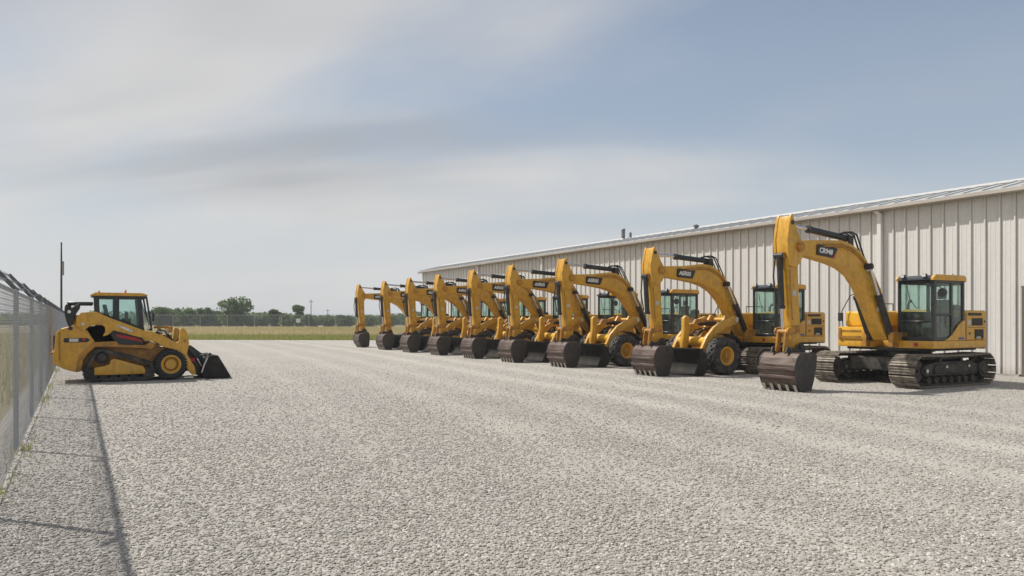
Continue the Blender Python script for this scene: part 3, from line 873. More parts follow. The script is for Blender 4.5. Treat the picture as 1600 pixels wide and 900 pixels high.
    MB().box(1.0, 1.2, -1.392, -1.386, 1.25, 1.31).build('notice', 'decal_white', hd)
    MB().box(0.18, 0.42, -1.392, -1.386, 1.23, 1.29).build('notice', 'decal_blue', hd)
    cwp = [(1.40, -1.38), (1.5, -1.37), (1.68, -1.22), (1.82, -0.8), (1.88, -0.3), (1.88, 0.3), (1.82, 0.8), (1.68, 1.22), (1.5, 1.37), (1.40, 1.38)]
    MB().extz(cwp, 0.96, 1.98).build('counterweight', 'yellow_paint', root, 0.06, 3)
    ex = MB().cyl((0.72, -0.95, 1.95), (0.72, -0.95, 2.12), 0.17, 0.17, 18).cyl((0.72, -0.95, 2.12), (0.72, -0.95, 2.17), 0.17, 0.1, 18)
    ex.build('air_cleaner', 'cab_black', root, 0.01)
    MB().tube([(1.0, 0.6, 1.95), (1.0, 0.6, 2.2), (1.05, 0.6, 2.28), (1.15, 0.6, 2.31)], 0.05, 10).build('exhaust', 'pipe_grey', root)
    MB().tube([(0.6, 1.33, 1.98), (0.6, 1.33, 2.24), (1.4, 1.33, 2.24), (1.4, 1.33, 1.98)], 0.017, 8).build('handrail', 'cab_black', root)
    # --- cab (hollow, glazed)
    f, r_, n, i_, b_, t_ = -0.87, 0.50, -1.36, -0.34, 1.202, 2.80
    cb = MB()
    pw = 0.085
    for (x0, x1, y0, y1) in ((f, f + 0.12, n, n + pw + 0.01), (f, f + pw, i_ - 0.06, i_), (r_ - 0.10, r_, n, n + 0.07), (r_ - 0.10, r_, i_ - 0.06, i_)):
        cb.box(x0, x1, y0, y1, b_, t_)
    cb.box(f + pw, r_ - 0.1, n + 0.005, n + 0.07, t_ - 0.09, t_ - 0.001).box(f + pw, r_ - 0.1, i_ - 0.055, i_ - 0.005, t_ - 0.09, t_ - 0.001)
    cb.box(f + 0.005, f + 0.07, n + pw, i_ - 0.06, t_ - 0.09, t_ - 0.002).box(r_ - 0.07, r_ - 0.005, n + 0.07, i_ - 0.06, t_ - 0.12, t_ - 0.002)
    cb.box(f + 0.005, f + 0.07, n + pw, i_ - 0.06, b_ + 0.001, b_ + 0.10).box(f + 0.01, f + 0.05, n + pw, i_ - 0.06, 1.70, 1.735)
    cb.box(f + pw, r_ - 0.1, n + 0.005, n + 0.065, b_ + 0.001, b_ + 0.09).box(f + pw, r_ - 0.1, i_ - 0.055, i_ - 0.005, b_ + 0.001, 1.98)
    cb.box(-0.13, -0.03, n + 0.003, n + 0.06, b_ + 0.09, t_ - 0.09)
    cb.box(f + pw, -0.13, n + 0.006, n + 0.055, 1.86, 1.925)
    cb.box(r_ - 0.06, r_ - 0.004, n + 0.07, i_ - 0.06, b_ + 0.001, 1.82)
    cb.box(f + 0.07, r_ - 0.06, n + 0.066, i_ - 0.056, b_ + 0.001, b_ + 0.03)
    cab = cb.build('cab', 'cab_black', root, 0.012, 1)
    MB().ext([(-0.42, 1.204), (0.498, 1.204), (0.498, 1.74), (0.40, 1.73), (0.22, 1.63), (0.05, 1.48), (-0.12, 1.34), (-0.28, 1.26)], n - 0.022, n + 0.02).build('side_panel', 'yellow_paint', cab, 0.008)
    MB().box(f + 0.02, f + 0.032, n + pw, i_ - 0.06, 1.735, t_ - 0.09).build('windscreen', 'cab_glass', cab)
    MB().box(f + 0.02, f + 0.032, n + pw, i_ - 0.06, b_ + 0.10, 1.70).build('lower_windscreen', 'cab_glass', cab)
    MB().box(f + pw, -0.13, n + 0.025, n + 0.036, 1.925, t_ - 0.09).build('door_window', 'cab_glass', cab)
    MB().box(f + pw, -0.13, n + 0.025, n + 0.036, b_ + 0.09, 1.86).build('door_window', 'cab_glass', cab)
    MB().box(-0.03, r_ - 0.1, n + 0.025, n + 0.036, b_ + 0.09, t_ - 0.09).build('quarter_window', 'cab_glass', cab)
    MB().box(f + pw, r_ - 0.1, i_ - 0.036, i_ - 0.025, 1.98, t_ - 0.09).build('right_window', 'cab_glass', cab)
    MB().box(r_ - 0.04, r_ - 0.028, n + 0.07, i_ - 0.06, 1.82, t_ - 0.12).build('rear_window', 'cab_glass', cab)
    rf = MB().ext([(f - 0.06, t_ + 0.0), (f - 0.05, t_ + 0.07), (f + 0.06, t_ + 0.125), (r_ - 0.05, t_ + 0.125), (r_ + 0.02, t_ + 0.08), (r_ + 0.02, t_ + 0.0)], n + 0.06, i_ - 0.04).build('roof', 'roof_slate', cab, 0.015, 2)
    for (y0, y1) in ((n - 0.03, n + 0.058), (i_ - 0.038, i_ + 0.03)):
        MB().ext([(f - 0.065, t_ - 0.01), (f - 0.055, t_ + 0.07), (f + 0.05, t_ + 0.14), (r_ - 0.05, t_ + 0.14), (r_ + 0.03, t_ + 0.08), (r_ + 0.03, t_ - 0.04), (r_ - 0.02, t_ - 0.01)], y0, y1).build('roof_rail', 'yellow_paint', rf, 0.015, 2)
    for yy in (n + 0.22, i_ - 0.2):
        ll = MB().box(f - 0.10, f - 0.02, yy - 0.06, yy + 0.06, t_ + 0.07, t_ + 0.16).build('cab_light', 'cab_black', rf, 0.012)
        MB().box(f - 0.105, f - 0.10, yy - 0.05, yy + 0.05, t_ + 0.08, t_ + 0.15).build('lens', 'lamp_lens', ll)
    MB().cyl((0.3, n + 0.2, t_ + 0.12), (0.3, n + 0.2, t_ + 0.2), 0.018, 0.01, 8).build('antenna_base', 'cab_black', rf)
    sm_ = MB().box(-0.28, 0.22, -1.1, -0.62, 1.52, 1.66).hexa([(0.12, -1.08, 1.66), (0.24, -1.06, 2.3), (0.12, -0.64, 1.66), (0.24, -0.66, 2.3), (0.24, -1.08, 1.66), (0.34, -1.06, 2.3), (0.24, -0.64, 1.66), (0.34, -0.66, 2.3)])
    sm_.box(0.25, 0.33, -0.98, -0.74, 2.32, 2.52).box(-0.18, 0.15, -1.0, -0.72, 1.24, 1.52)
    sm_.build('seat', 'seat_fabric', cab, 0.03, 2)
    cn = MB().box(-0.4, 0.2, -0.58, -0.45, 1.24, 1.72).box(-0.4, 0.2, -1.26, -1.14, 1.24, 1.70).box(-0.72, -0.5, -0.9, -0.72, 1.24, 1.3)
    cn.box(-0.62, -0.52, -0.52, -0.42, 1.5, 1.95)
    for yy in (-0.52, -1.2):
        cn.cyl((-0.33, yy, 1.7), (-0.36, yy, 1.92), 0.022, 0.028, 8)
    for yy in (-0.88, -0.74):
        cn.tube([(-0.6, yy, 1.24), (-0.62, yy, 1.5), (-0.58, yy, 1.62)], 0.015, 6)
    cn.build('console', 'interior', cab, 0.01)
    mr = MB().cyl((-0.80, n - 0.17, 2.46), (-0.77, n - 0.165, 2.46), 0.115, 0.115, 18).tube([(-0.86, n + 0.01, 2.62), (-0.85, n - 0.12, 2.62), (-0.79, n - 0.17, 2.56), (-0.785, n - 0.168, 2.46)], 0.012, 6)
    mr.build('mirror', 'cab_black', cab)
    MB().tube([(-0.2, n - 0.0, 1.55), (-0.2, n - 0.05, 1.58), (-0.2, n - 0.05, 1.82), (-0.2, n, 1.85)], 0.012, 6).build('handle', 'cab_black', cab)
    MB().tube([(f - 0.012, -0.62, 2.66), (f - 0.02, -0.7, 2.3), (f - 0.02, -0.9, 2.05)], 0.01, 6).build('wiper', 'cab_black', cab)
    MB().tube([(-0.95, 1.3, 1.55), (-0.97, 1.33, 2.0), (-0.9, 1.1, 2.45), (-0.8, 0.95, 2.52)], 0.014, 8).box(-1.02, -0.97, 1.28, 1.42, 1.72, 1.96).build('right_mirror', 'cab_black', root)
    # --- boom
    bm_ = MB().extw([(x, z, h * 0.86) for x, z, h in P['boom']])
    boom = bm_.build('boom', 'yellow_paint', root, 0.018, 2)
    tx, tz = P['pivot']
    px, pz = P['cylpin']
    MB().cyl((px, -0.40, pz), (px, 0.40, pz), 0.085, 0.085, 16).cyl((px, -0.425, pz), (px, -0.40, pz), 0.045, 0.05, 12).build('cylinder_pin', 'black_paint', boom)
    MB().cyl((-1.02, -0.45, 1.30), (-1.02, 0.45, 1.30), 0.075, 0.075, 14).build('foot_pin', 'worn_steel', boom)
    # hard lines along the flank, lamp, warning labels
    prm = [q for q in P['boom'][3:12]]
    for off in (0.10, 0.16):
        MB().tube([(x - 0.25 * off, -h * 0.86 - 0.014, z - off * 1.05) for x, z, h in prm], 0.013, 6).build('hard_line', 'yellow_worn', boom)
    bx_, bz_, bh_ = P['boom'][7]
    lm = MB().box(bx_ - 0.06, bx_ + 0.04, -bh_ * 0.86 - 0.12, -bh_ * 0.86 + 0.01, bz_ - 0.30, bz_ - 0.19).build('work_light', 'black_paint', boom, 0.015)
    MB().box(bx_ - 0.066, bx_ - 0.06, -bh_ * 0.86 - 0.11, -bh_ * 0.86 - 0.01, bz_ - 0.29, bz_ - 0.20).build('lens', 'lamp_lens', lm)
    MB().box(-1.58, -1.48, -0.23, -0.2226, 1.98, 2.1).build('warning_label', 'decal_white', boom)
    # decal on the boom flank
    dx, dz, da = P['decal']
    hw, hh = 0.39, 0.14
    pl_ = [(-hw, -hh * 0.9), (-hw + 0.05, -hh), (hw - 0.12, -hh), (hw - 0.02, hh * 0.7), (hw - 0.03, hh), (-hw + 0.03, hh), (-hw, hh * 0.8)]
    hy = P['decal_y']
    for sgn in (-1, 1):
        outl = rot_pts([(dx + x, dz + z) for x, z in pl_], (dx, dz), da)
        y0, y1 = (-hy - 0.012, -hy + 0.02) if sgn < 0 else (hy - 0.02, hy + 0.012)
        dp_ = MB().ext(outl, y0, y1).build('decal_plate', 'decal_black', boom, smooth=0)
        if sgn < 0:
            text_mesh('decal_lettering', P['text'], 0.18, 'decal_white', dp_, (dx - 0.07, -hy - 0.016, dz + 0.0), (R(90), -da, 0), 0.12, 0.006)
            if P.get('red'):
                red = rot_pts([(dx + x, dz + z) for x, z in ((hw - 0.20, -hh * 0.96), (hw - 0.125, -hh * 0.96), (hw - 0.045, hh * 0.35))], (dx, dz), da)
                MB().ext(red, -hy - 0.016, -hy - 0.004).build('decal_corner', 'red_paint', dp_, smooth=0)
    # --- boom cylinders
    for sy in (-1, 1):
        a, b2 = Vector((-1.12, sy * 0.335, 1.27)), Vector((px, sy * 0.335, pz))
        d = b2 - a
        c1 = MB().cyl(a, a + d * 0.58, 0.082, 0.082, 16).cyl(a + d * 0.56, a + d * 0.60, 0.095, 0.095, 16).cyl(a + Vector((0, -0.07, 0)), a + Vector((0, 0.07, 0)), 0.09, 0.09, 14).build('boom_cylinder', 'black_paint', root)
        MB().cyl(a + d * 0.59, b2, 0.043, 0.043, 12).cyl(b2 + Vector((0, -0.06, 0)), b2 + Vector((0, 0.06, 0)), 0.08, 0.08, 14).build('rod', 'chrome_rod', c1)
    # --- stick
    du, zs = P['stick']
    S = lambda x, z: (-4.70 + (x + 4.70) * 0.86 + du, 1.05 + (z - 1.05) * zs)
    sp_ = [S(*q) for q in [(-4.86, 4.33), (-4.68, 3.98), (-4.54, 3.70), (-4.54, 3.15), (-4.52, 2.6), (-4.43, 1.25), (-4.46, 1.0), (-4.62, 0.97), (-4.75, 1.06), (-4.83, 1.5), (-4.95, 2.9), (-5.04, 3.4), (-5.07, 3.72), (-4.97, 4.22), (-4.93, 4.33)]]
    st = MB().ext(sp_, -0.15, 0.15).build('stick', 'yellow_paint', root, 0.02, 2)
    ck = [S(*q) for q in [(-4.87, 4.36), (-4.68, 4.0), (-4.50, 3.74), (-4.41, 3.56), (-4.43, 3.38), (-4.52, 3.20), (-4.66, 3.09), (-4.82, 3.06), (-4.99, 3.10), (-5.06, 3.4), (-5.09, 3.72), (-4.98, 4.24), (-4.93, 4.36)]]
    for y0, y1 in ((-0.225, -0.152), (0.152, 0.225)):
        MB().ext(ck, y0, y1).build('cheek_plate', 'yellow_paint', st, 0.012, 2)
    bolts = MB()
    for q in ((-4.94, 3.98), (-4.98, 3.7), (-4.99, 3.42), (-4.9, 3.2), (-4.62, 3.3), (-4.72, 3.16)):
        qq = S(*q)
        bolts.cyl((qq[0], -0.236, qq[1]), (qq[0], -0.224, qq[1]), 0.018, 0.016, 6)
    bolts.build('bolts', 'worn_steel', st)
    MB().box(S(-4.78, 2.45)[0], S(-4.62, 2.45)[0], -0.156, -0.149, S(0, 2.35)[1], S(0, 2.48)[1]).build('warning_label', 'decal_grey', st)
    MB().tube([(S(-4.93, 3.0)[0], -0.18, S(0, 3.0)[1]), (S(-4.88, 2.4)[0], -0.18, S(0, 2.4)[1]), (S(-4.82, 1.75)[0], -0.18, S(0, 1.75)[1])], 0.014, 6).build('hard_line', 'yellow_worn', st)
    MB().cyl((tx, -0.30, tz), (tx, 0.30, tz), 0.12, 0.12, 20).cyl((tx, -0.32, tz), (tx, -0.30, tz), 0.06, 0.07, 14).build('pivot_pin', 'yellow_worn', st)
    tp = S(-4.88, 4.16)
    MB().cyl((tp[0], -0.245, tp[1]), (tp[0], 0.245, tp[1]), 0.055, 0.055, 14).build('head_pin', 'black_paint', st)
    # stick cylinder over the boom
    a, b2 = Vector((P['sc_base'][0], 0, P['sc_base'][1])), Vector((tp[0] + 0.06, 0, tp[1] - 0.02))
    d = b2 - a
    sc_ = MB().cyl(a, a + d * P['sc_len'], 0.085, 0.085, 16).cyl(a + d * (P['sc_len'] - 0.03), a + d * (P['sc_len'] + 0.012), 0.1, 0.1, 16).box(a.x - 0.1, a.x + 0.1, -0.12, -0.085, a.z - 0.3, a.z + 0.07).box(a.x - 0.1, a.x + 0.1, 0.085, 0.12, a.z - 0.3, a.z + 0.07)
    so = sc_.build('stick_cylinder', 'black_paint', root)
    MB().cyl(a + d * P['sc_len'], b2, 0.045, 0.045, 12).build('rod', 'chrome_rod', so)
    hs = MB()
    for k, yy in enumerate((-0.14, -0.05, 0.08)):
        pth = [(a.x - 0.35, yy, a.z + 0.13 - 0.02 * k), (a.x + 0.0, yy, a.z + 0.16), (a.x + 0.2, yy, a.z + 0.10)]
        for q in P['hose']:
            pth.append((q[0], yy, q[1] + 0.05))
        hs.tube(pth, 0.022, 6)
    hs.build('hose', 'hose_rubber', root)
    # bucket cylinder on the front of the stick
    ca_, cb_ = S(-5.12, 3.34), S(-5.03, 2.05)
    ce = S(-4.97, 1.46)
    bc = MB().cyl((ca_[0], 0, ca_[1]), (cb_[0], 0, cb_[1]), 0.075, 0.075, 16).cyl((cb_[0], 0, cb_[1] + 0.06), (cb_[0], 0, cb_[1] - 0.02), 0.09, 0.09, 16)
    bc.cyl((ca_[0], -0.13, ca_[1]), (ca_[0], 0.13, ca_[1]), 0.075, 0.075, 14)
    bco = bc.build('bucket_cylinder', 'black_paint', root)
    MB().cyl((cb_[0], 0, cb_[1]), (ce[0], 0, ce[1]), 0.042, 0.042, 12).build('rod', 'chrome_rod', bco)
    MB().box(ca_[0] - 0.02, ca_[0] + 0.18, -0.14, -0.1, ca_[1] - 0.07, ca_[1] + 0.08).box(ca_[0] - 0.02, ca_[0] + 0.18, 0.1, 0.14, ca_[1] - 0.07, ca_[1] + 0.08).build('bracket', 'yellow_worn', st)
    MB().tube([(ca_[0] - 0.04, 0.1, ca_[1] - 0.05), (ca_[0] - 0.1, 0.1, ca_[1] - 0.5), (cb_[0] - 0.06, 0.1, cb_[1] + 0.1)], 0.02, 6).build('hose', 'hose_rubber', bco)
    # linkage
    lk = MB()
    j0, j1 = S(-4.66, 1.52), ce
    for yy in (-0.215, 0.165):
        lk.ext([(j0[0] + 0.1, j0[1] + 0.09), (j0[0] + 0.1, j0[1] - 0.09), (j1[0] - 0.06, j1[1] - 0.09), (j1[0] - 0.1, j1[1]), (j1[0] - 0.06, j1[1] + 0.09)], yy, yy + 0.05)
    lk.cyl((j1[0], -0.225, j1[1]), (j1[0], 0.225, j1[1]), 0.06, 0.06, 14).cyl((j0[0], -0.235, j0[1]), (j0[0], 0.235, j0[1]), 0.06, 0.06, 14)
    lk.build('bucket_link', 'yellow_worn', root, 0.008)
    bl = MB()
    k1 = (P['stick'][0] - 5.0, 0.98)
    bl.ext([(j1[0] - 0.07, j1[1] + 0.02), (j1[0] + 0.07, j1[1]), (k1[0] + 0.08, k1[1]), (k1[0] + 0.02, k1[1] - 0.07), (k1[0] - 0.07, k1[1])], -0.15, -0.09).ext([(j1[0] - 0.07, j1[1] + 0.02), (j1[0] + 0.07, j1[1]), (k1[0] + 0.08, k1[1]), (k1[0] + 0.02, k1[1] - 0.07), (k1[0] - 0.07, k1[1])], 0.09, 0.15)
    bl.build('power_link', 'yellow_worn', root, 0.01)
    # --- bucket: open towards the machine, standing on its teeth
    ox = du
    back = [(-5.02, 0.93), (-5.13, 0.82), (-5.19, 0.66), (-5.19, 0.48), (-5.14, 0.30), (-5.06, 0.13), (-4.98, 0.035), (-4.64, 0.03)]
    inner = [(-4.99, 0.89), (-5.09, 0.80), (-5.15, 0.65), (-5.15, 0.49), (-5.10, 0.32), (-5.03, 0.16), (-4.96, 0.07), (-4.64, 0.06)]
    by0, by1 = -0.60, 0.56
    bk = MB().ext([(x + ox, z) for x, z in back] + [(x + ox, z) for x, z in reversed(inner)], by0 + 0.03, by1 - 0.03)
    bucket = bk.build('bucket', 'bucket_steel', root, 0.0, 1, 14)
    side = [(-5.02, 0.94), (-5.14, 0.83), (-5.2, 0.66), (-5.2, 0.48), (-5.15, 0.29), (-5.07, 0.12), (-4.99, 0.02), (-4.62, 0.02), (-4.52, 0.30), (-4.44, 0.62), (-4.42, 0.86), (-4.50, 0.95)]
    for y0, y1 in ((by0, by0 + 0.029), (by1 - 0.029, by1)):
        MB().ext([(x + ox, z) for x, z in side], y0, y1).build('side_plate', 'bucket_dark', bucket, 0.006)
    MB().ext([(-5.02 + ox, 0.90), (-4.48 + ox, 0.90), (-4.48 + ox, 0.95), (-5.02 + ox, 0.95)], by0 + 0.03, by1 - 0.03).build('top_plate', 'bucket_steel', bucket, 0.006)
    ears = MB()
    for yy in (-0.26, 0.19):
        ears.ext([(-5.12 + ox, 0.945), (-4.42 + ox, 0.945), (-4.46 + ox, 1.12), (-4.58 + ox, 1.2), (-4.7 + ox, 1.1), (-4.9 + ox, 1.02), (-5.0 + ox, 1.1), (-5.08 + ox, 1.08)], yy, yy + 0.05)
    ears.cyl((-4.6 + ox, -0.3, 1.08), (-4.6 + ox, 0.28, 1.08), 0.055, 0.055, 14)
    ears.build('hanger', 'bucket_dark', bucket, 0.006)
    ribs = MB()
    for zz, xx in ((0.56, -5.19), (0.36, -5.165)):
        ribs.box(xx + ox - 0.042, xx + ox + 0.02, by0 + 0.01, by1 - 0.01, zz - 0.035, zz + 0.035)
    ribs.build('wear_strip', 'bucket_steel', bucket, 0.008)
    for k in range(5):
        y = by0 + 0.10 + k * (by1 - by0 - 0.20) / 4
        MB().hexa([(-5.10 + ox, y - 0.05, 0.13), (-5.12 + ox, y - 0.05, 0.17), (-5.10 + ox, y + 0.05, 0.13), (-5.12 + ox, y + 0.05, 0.17),
                   (-4.99 + ox, y - 0.035, 0.004), (-5.05 + ox, y - 0.035, 0.004), (-4.99 + ox, y + 0.035, 0.004), (-5.05 + ox, y + 0.035, 0.004)]).build('tooth', 'worn_steel', bucket, 0.004)
    root['pivot_u'] = -4.6 + ox
    return root

POSE_NEAR = dict(
    boom=[(-4.62, 3.64, 0.15), (-4.56, 3.72, 0.155), (-4.40, 3.75, 0.16), (-3.65, 3.79, 0.21), (-2.95, 3.81, 0.24), (-2.6, 3.73, 0.245), (-2.3, 3.58, 0.25), (-1.98, 3.32, 0.255), (-1.68, 2.98, 0.26), (-1.42, 2.58, 0.26), (-1.15, 2.05, 0.26), (-0.94, 1.55, 0.26), (-0.88, 1.3, 0.26), (-0.98, 1.19, 0.26), (-1.14, 1.22, 0.26),
          (-1.34, 1.49, 0.26), (-1.54, 1.83, 0.26), (-1.79, 2.24, 0.26), (-2.06, 2.62, 0.255), (-2.38, 2.93, 0.25), (-2.75, 3.11, 0.245), (-3.15, 3.21, 0.23), (-3.65, 3.29, 0.21), (-4.45, 3.40, 0.16), (-4.60, 3.46, 0.15)],
    pivot=(-4.60, 3.56), cylpin=(-2.04, 3.16), decal=(-3.52, 3.50, -0.10), decal_y=0.185, text='CR948', red=True,
    stick=(0.0, 1.0), sc_base=(-2.5, 3.90), sc_len=0.66, hose=[(-2.0, 3.36), (-1.7, 3.02), (-1.44, 2.62), (-1.17, 2.08), (-0.99, 1.6)])
POSE_ROW = dict(
    boom=[(-4.77, 3.38, 0.15), (-4.71, 3.44, 0.155), (-4.55, 3.46, 0.16), (-3.75, 3.49, 0.21), (-3.0, 3.58, 0.24), (-2.65, 3.55, 0.245), (-2.3, 3.40, 0.25), (-1.97, 3.12, 0.255), (-1.66, 2.72, 0.26), (-1.40, 2.30, 0.26), (-1.14, 1.8, 0.26), (-0.94, 1.45, 0.26), (-0.88, 1.3, 0.26), (-0.98, 1.19, 0.26), (-1.14, 1.22, 0.26),
          (-1.35, 1.46, 0.26), (-1.56, 1.74, 0.26), (-1.81, 2.08, 0.26), (-2.08, 2.41, 0.255), (-2.40, 2.69, 0.25), (-2.78, 2.87, 0.245), (-3.2, 2.97, 0.23), (-3.75, 3.04, 0.21), (-4.6, 3.13, 0.16), (-4.75, 3.19, 0.15)],
    pivot=(-4.75, 3.31), cylpin=(-2.04, 2.94), decal=(-3.68, 3.24, -0.06), decal_y=0.185, text='AER05', red=False,
    stick=(-0.15, 0.905), sc_base=(-2.55, 3.70), sc_len=0.60, hose=[(-2.0, 3.16), (-1.68, 2.76), (-1.42, 2.34), (-1.16, 1.84), (-0.99, 1.5)])

GRP = 'excavators parked in the row along the warehouse'
e1 = make_excavator(POSE_NEAR, True)
e1.location = (20.2, 13.3, 0)
tag(e1, 'largest yellow excavator nearest the doorway, rightmost of the row, with both tracks showing', 'excavator', GRP)
proto = make_excavator(POSE_ROW, False)
ex_row = [
    (20.75, 18.95, 0.0, 'second excavator from the right, yellow, its cab left of the nearest excavator\'s stick'),
    (20.75, 24.05, 0.6, 'third yellow excavator from the right, tip of its boom clear against the wall'),
    (20.70, 27.75, -0.5, 'fourth yellow excavator from the right end of the parked row'),
    (20.72, 31.5, 0.8, 'fifth yellow excavator from the right, middle of the parked row'),
    (20.74, 35.3, 0.0, 'sixth yellow excavator from the right, fourth from the field end'),
    (20.70, 39.0, -0.6, 'seventh yellow excavator from the right, third from the field end'),
    (20.78, 43.2, 0.5, 'eighth yellow excavator from the right, next to the last one by the field'),
    (20.75, 47.8, 0.0, 'leftmost and farthest yellow excavator, its stick against the field and trees'),
]
for k, (x, y, rz, lab) in enumerate(ex_row):
    o = proto if k == 0 else copy_tree(proto)
    o.location = (x, y, 0)
    o.rotation_euler = (0, 0, R(rz))
    tag(o, lab, 'excavator', GRP)
    if k == len(ex_row) - 1:
        for ch in o.children:
            if ch.name.split('.')[0] == 'bucket':
                p = Vector((o['pivot_u'], 0, 1.08))
                ch.matrix_local = Matrix.Translation(p + Vector((0, 0, 0.02))) @ Matrix.Rotation(R(-13), 4, 'Y') @ Matrix.Translation(-p)

# ------------------------------------------------------------------ wheels and tyres
def tyre_mb(cx, cz, r, w, lugs, lug_h, rim_r, y_in=0.0):
    mb = MB().lathe(cx, cz, [(rim_r, -w / 2 + 0.04), (rim_r + 0.04, -w / 2 + 0.01), ((r + rim_r) / 2, -w / 2 - 0.012), (r - 0.07, -w / 2 + 0.012), (r - 0.025, -w / 2 + 0.06), (r - lug_h, -w / 5), (r - lug_h, w / 5),
                             (r - 0.025, w / 2 - 0.06), (r - 0.07, w / 2 - 0.012), ((r + rim_r) / 2, w / 2 + 0.012), (rim_r + 0.04, w / 2 - 0.01), (rim_r, w / 2 - 0.04)], 40)
    for k in range(lugs):
        for s in (-1, 1):
            a0 = 2 * math.pi * (k + (0.5 if s > 0 else 0)) / lugs
            vs = []
            for (yy, da, rr0, rr1) in ((s * 0.01, 0.16, r - lug_h - 0.02, r), (s * (w / 2 - 0.01), -0.08, r - 0.10, r - 0.02)):
                for dd in (-0.055, 0.055):
                    for rr in (rr0, rr1):
                        a = a0 + da + dd
                        vs.append((cx + rr * math.cos(a), yy, cz + rr * math.sin(a)))
            mb.hexa(vs)
    return mb
def rim_mb(cx, cz, rim_r, w):
    return MB().lathe(cx, cz, [(0.02, -w / 2 + 0.10), (rim_r * 0.36, -w / 2 + 0.09), (rim_r * 0.42, -w / 2 + 0.14), (rim_r * 0.66, -w / 2 + 0.16), (rim_r * 0.78, -w / 2 + 0.05), (rim_r * 0.9, -w / 2 + 0.015), (rim_r + 0.015, -w / 2 + 0.02), (rim_r + 0.01, w / 2 - 0.02), (rim_r * 0.7, w / 2 - 0.1), (0.02, w / 2 - 0.12)], 36)

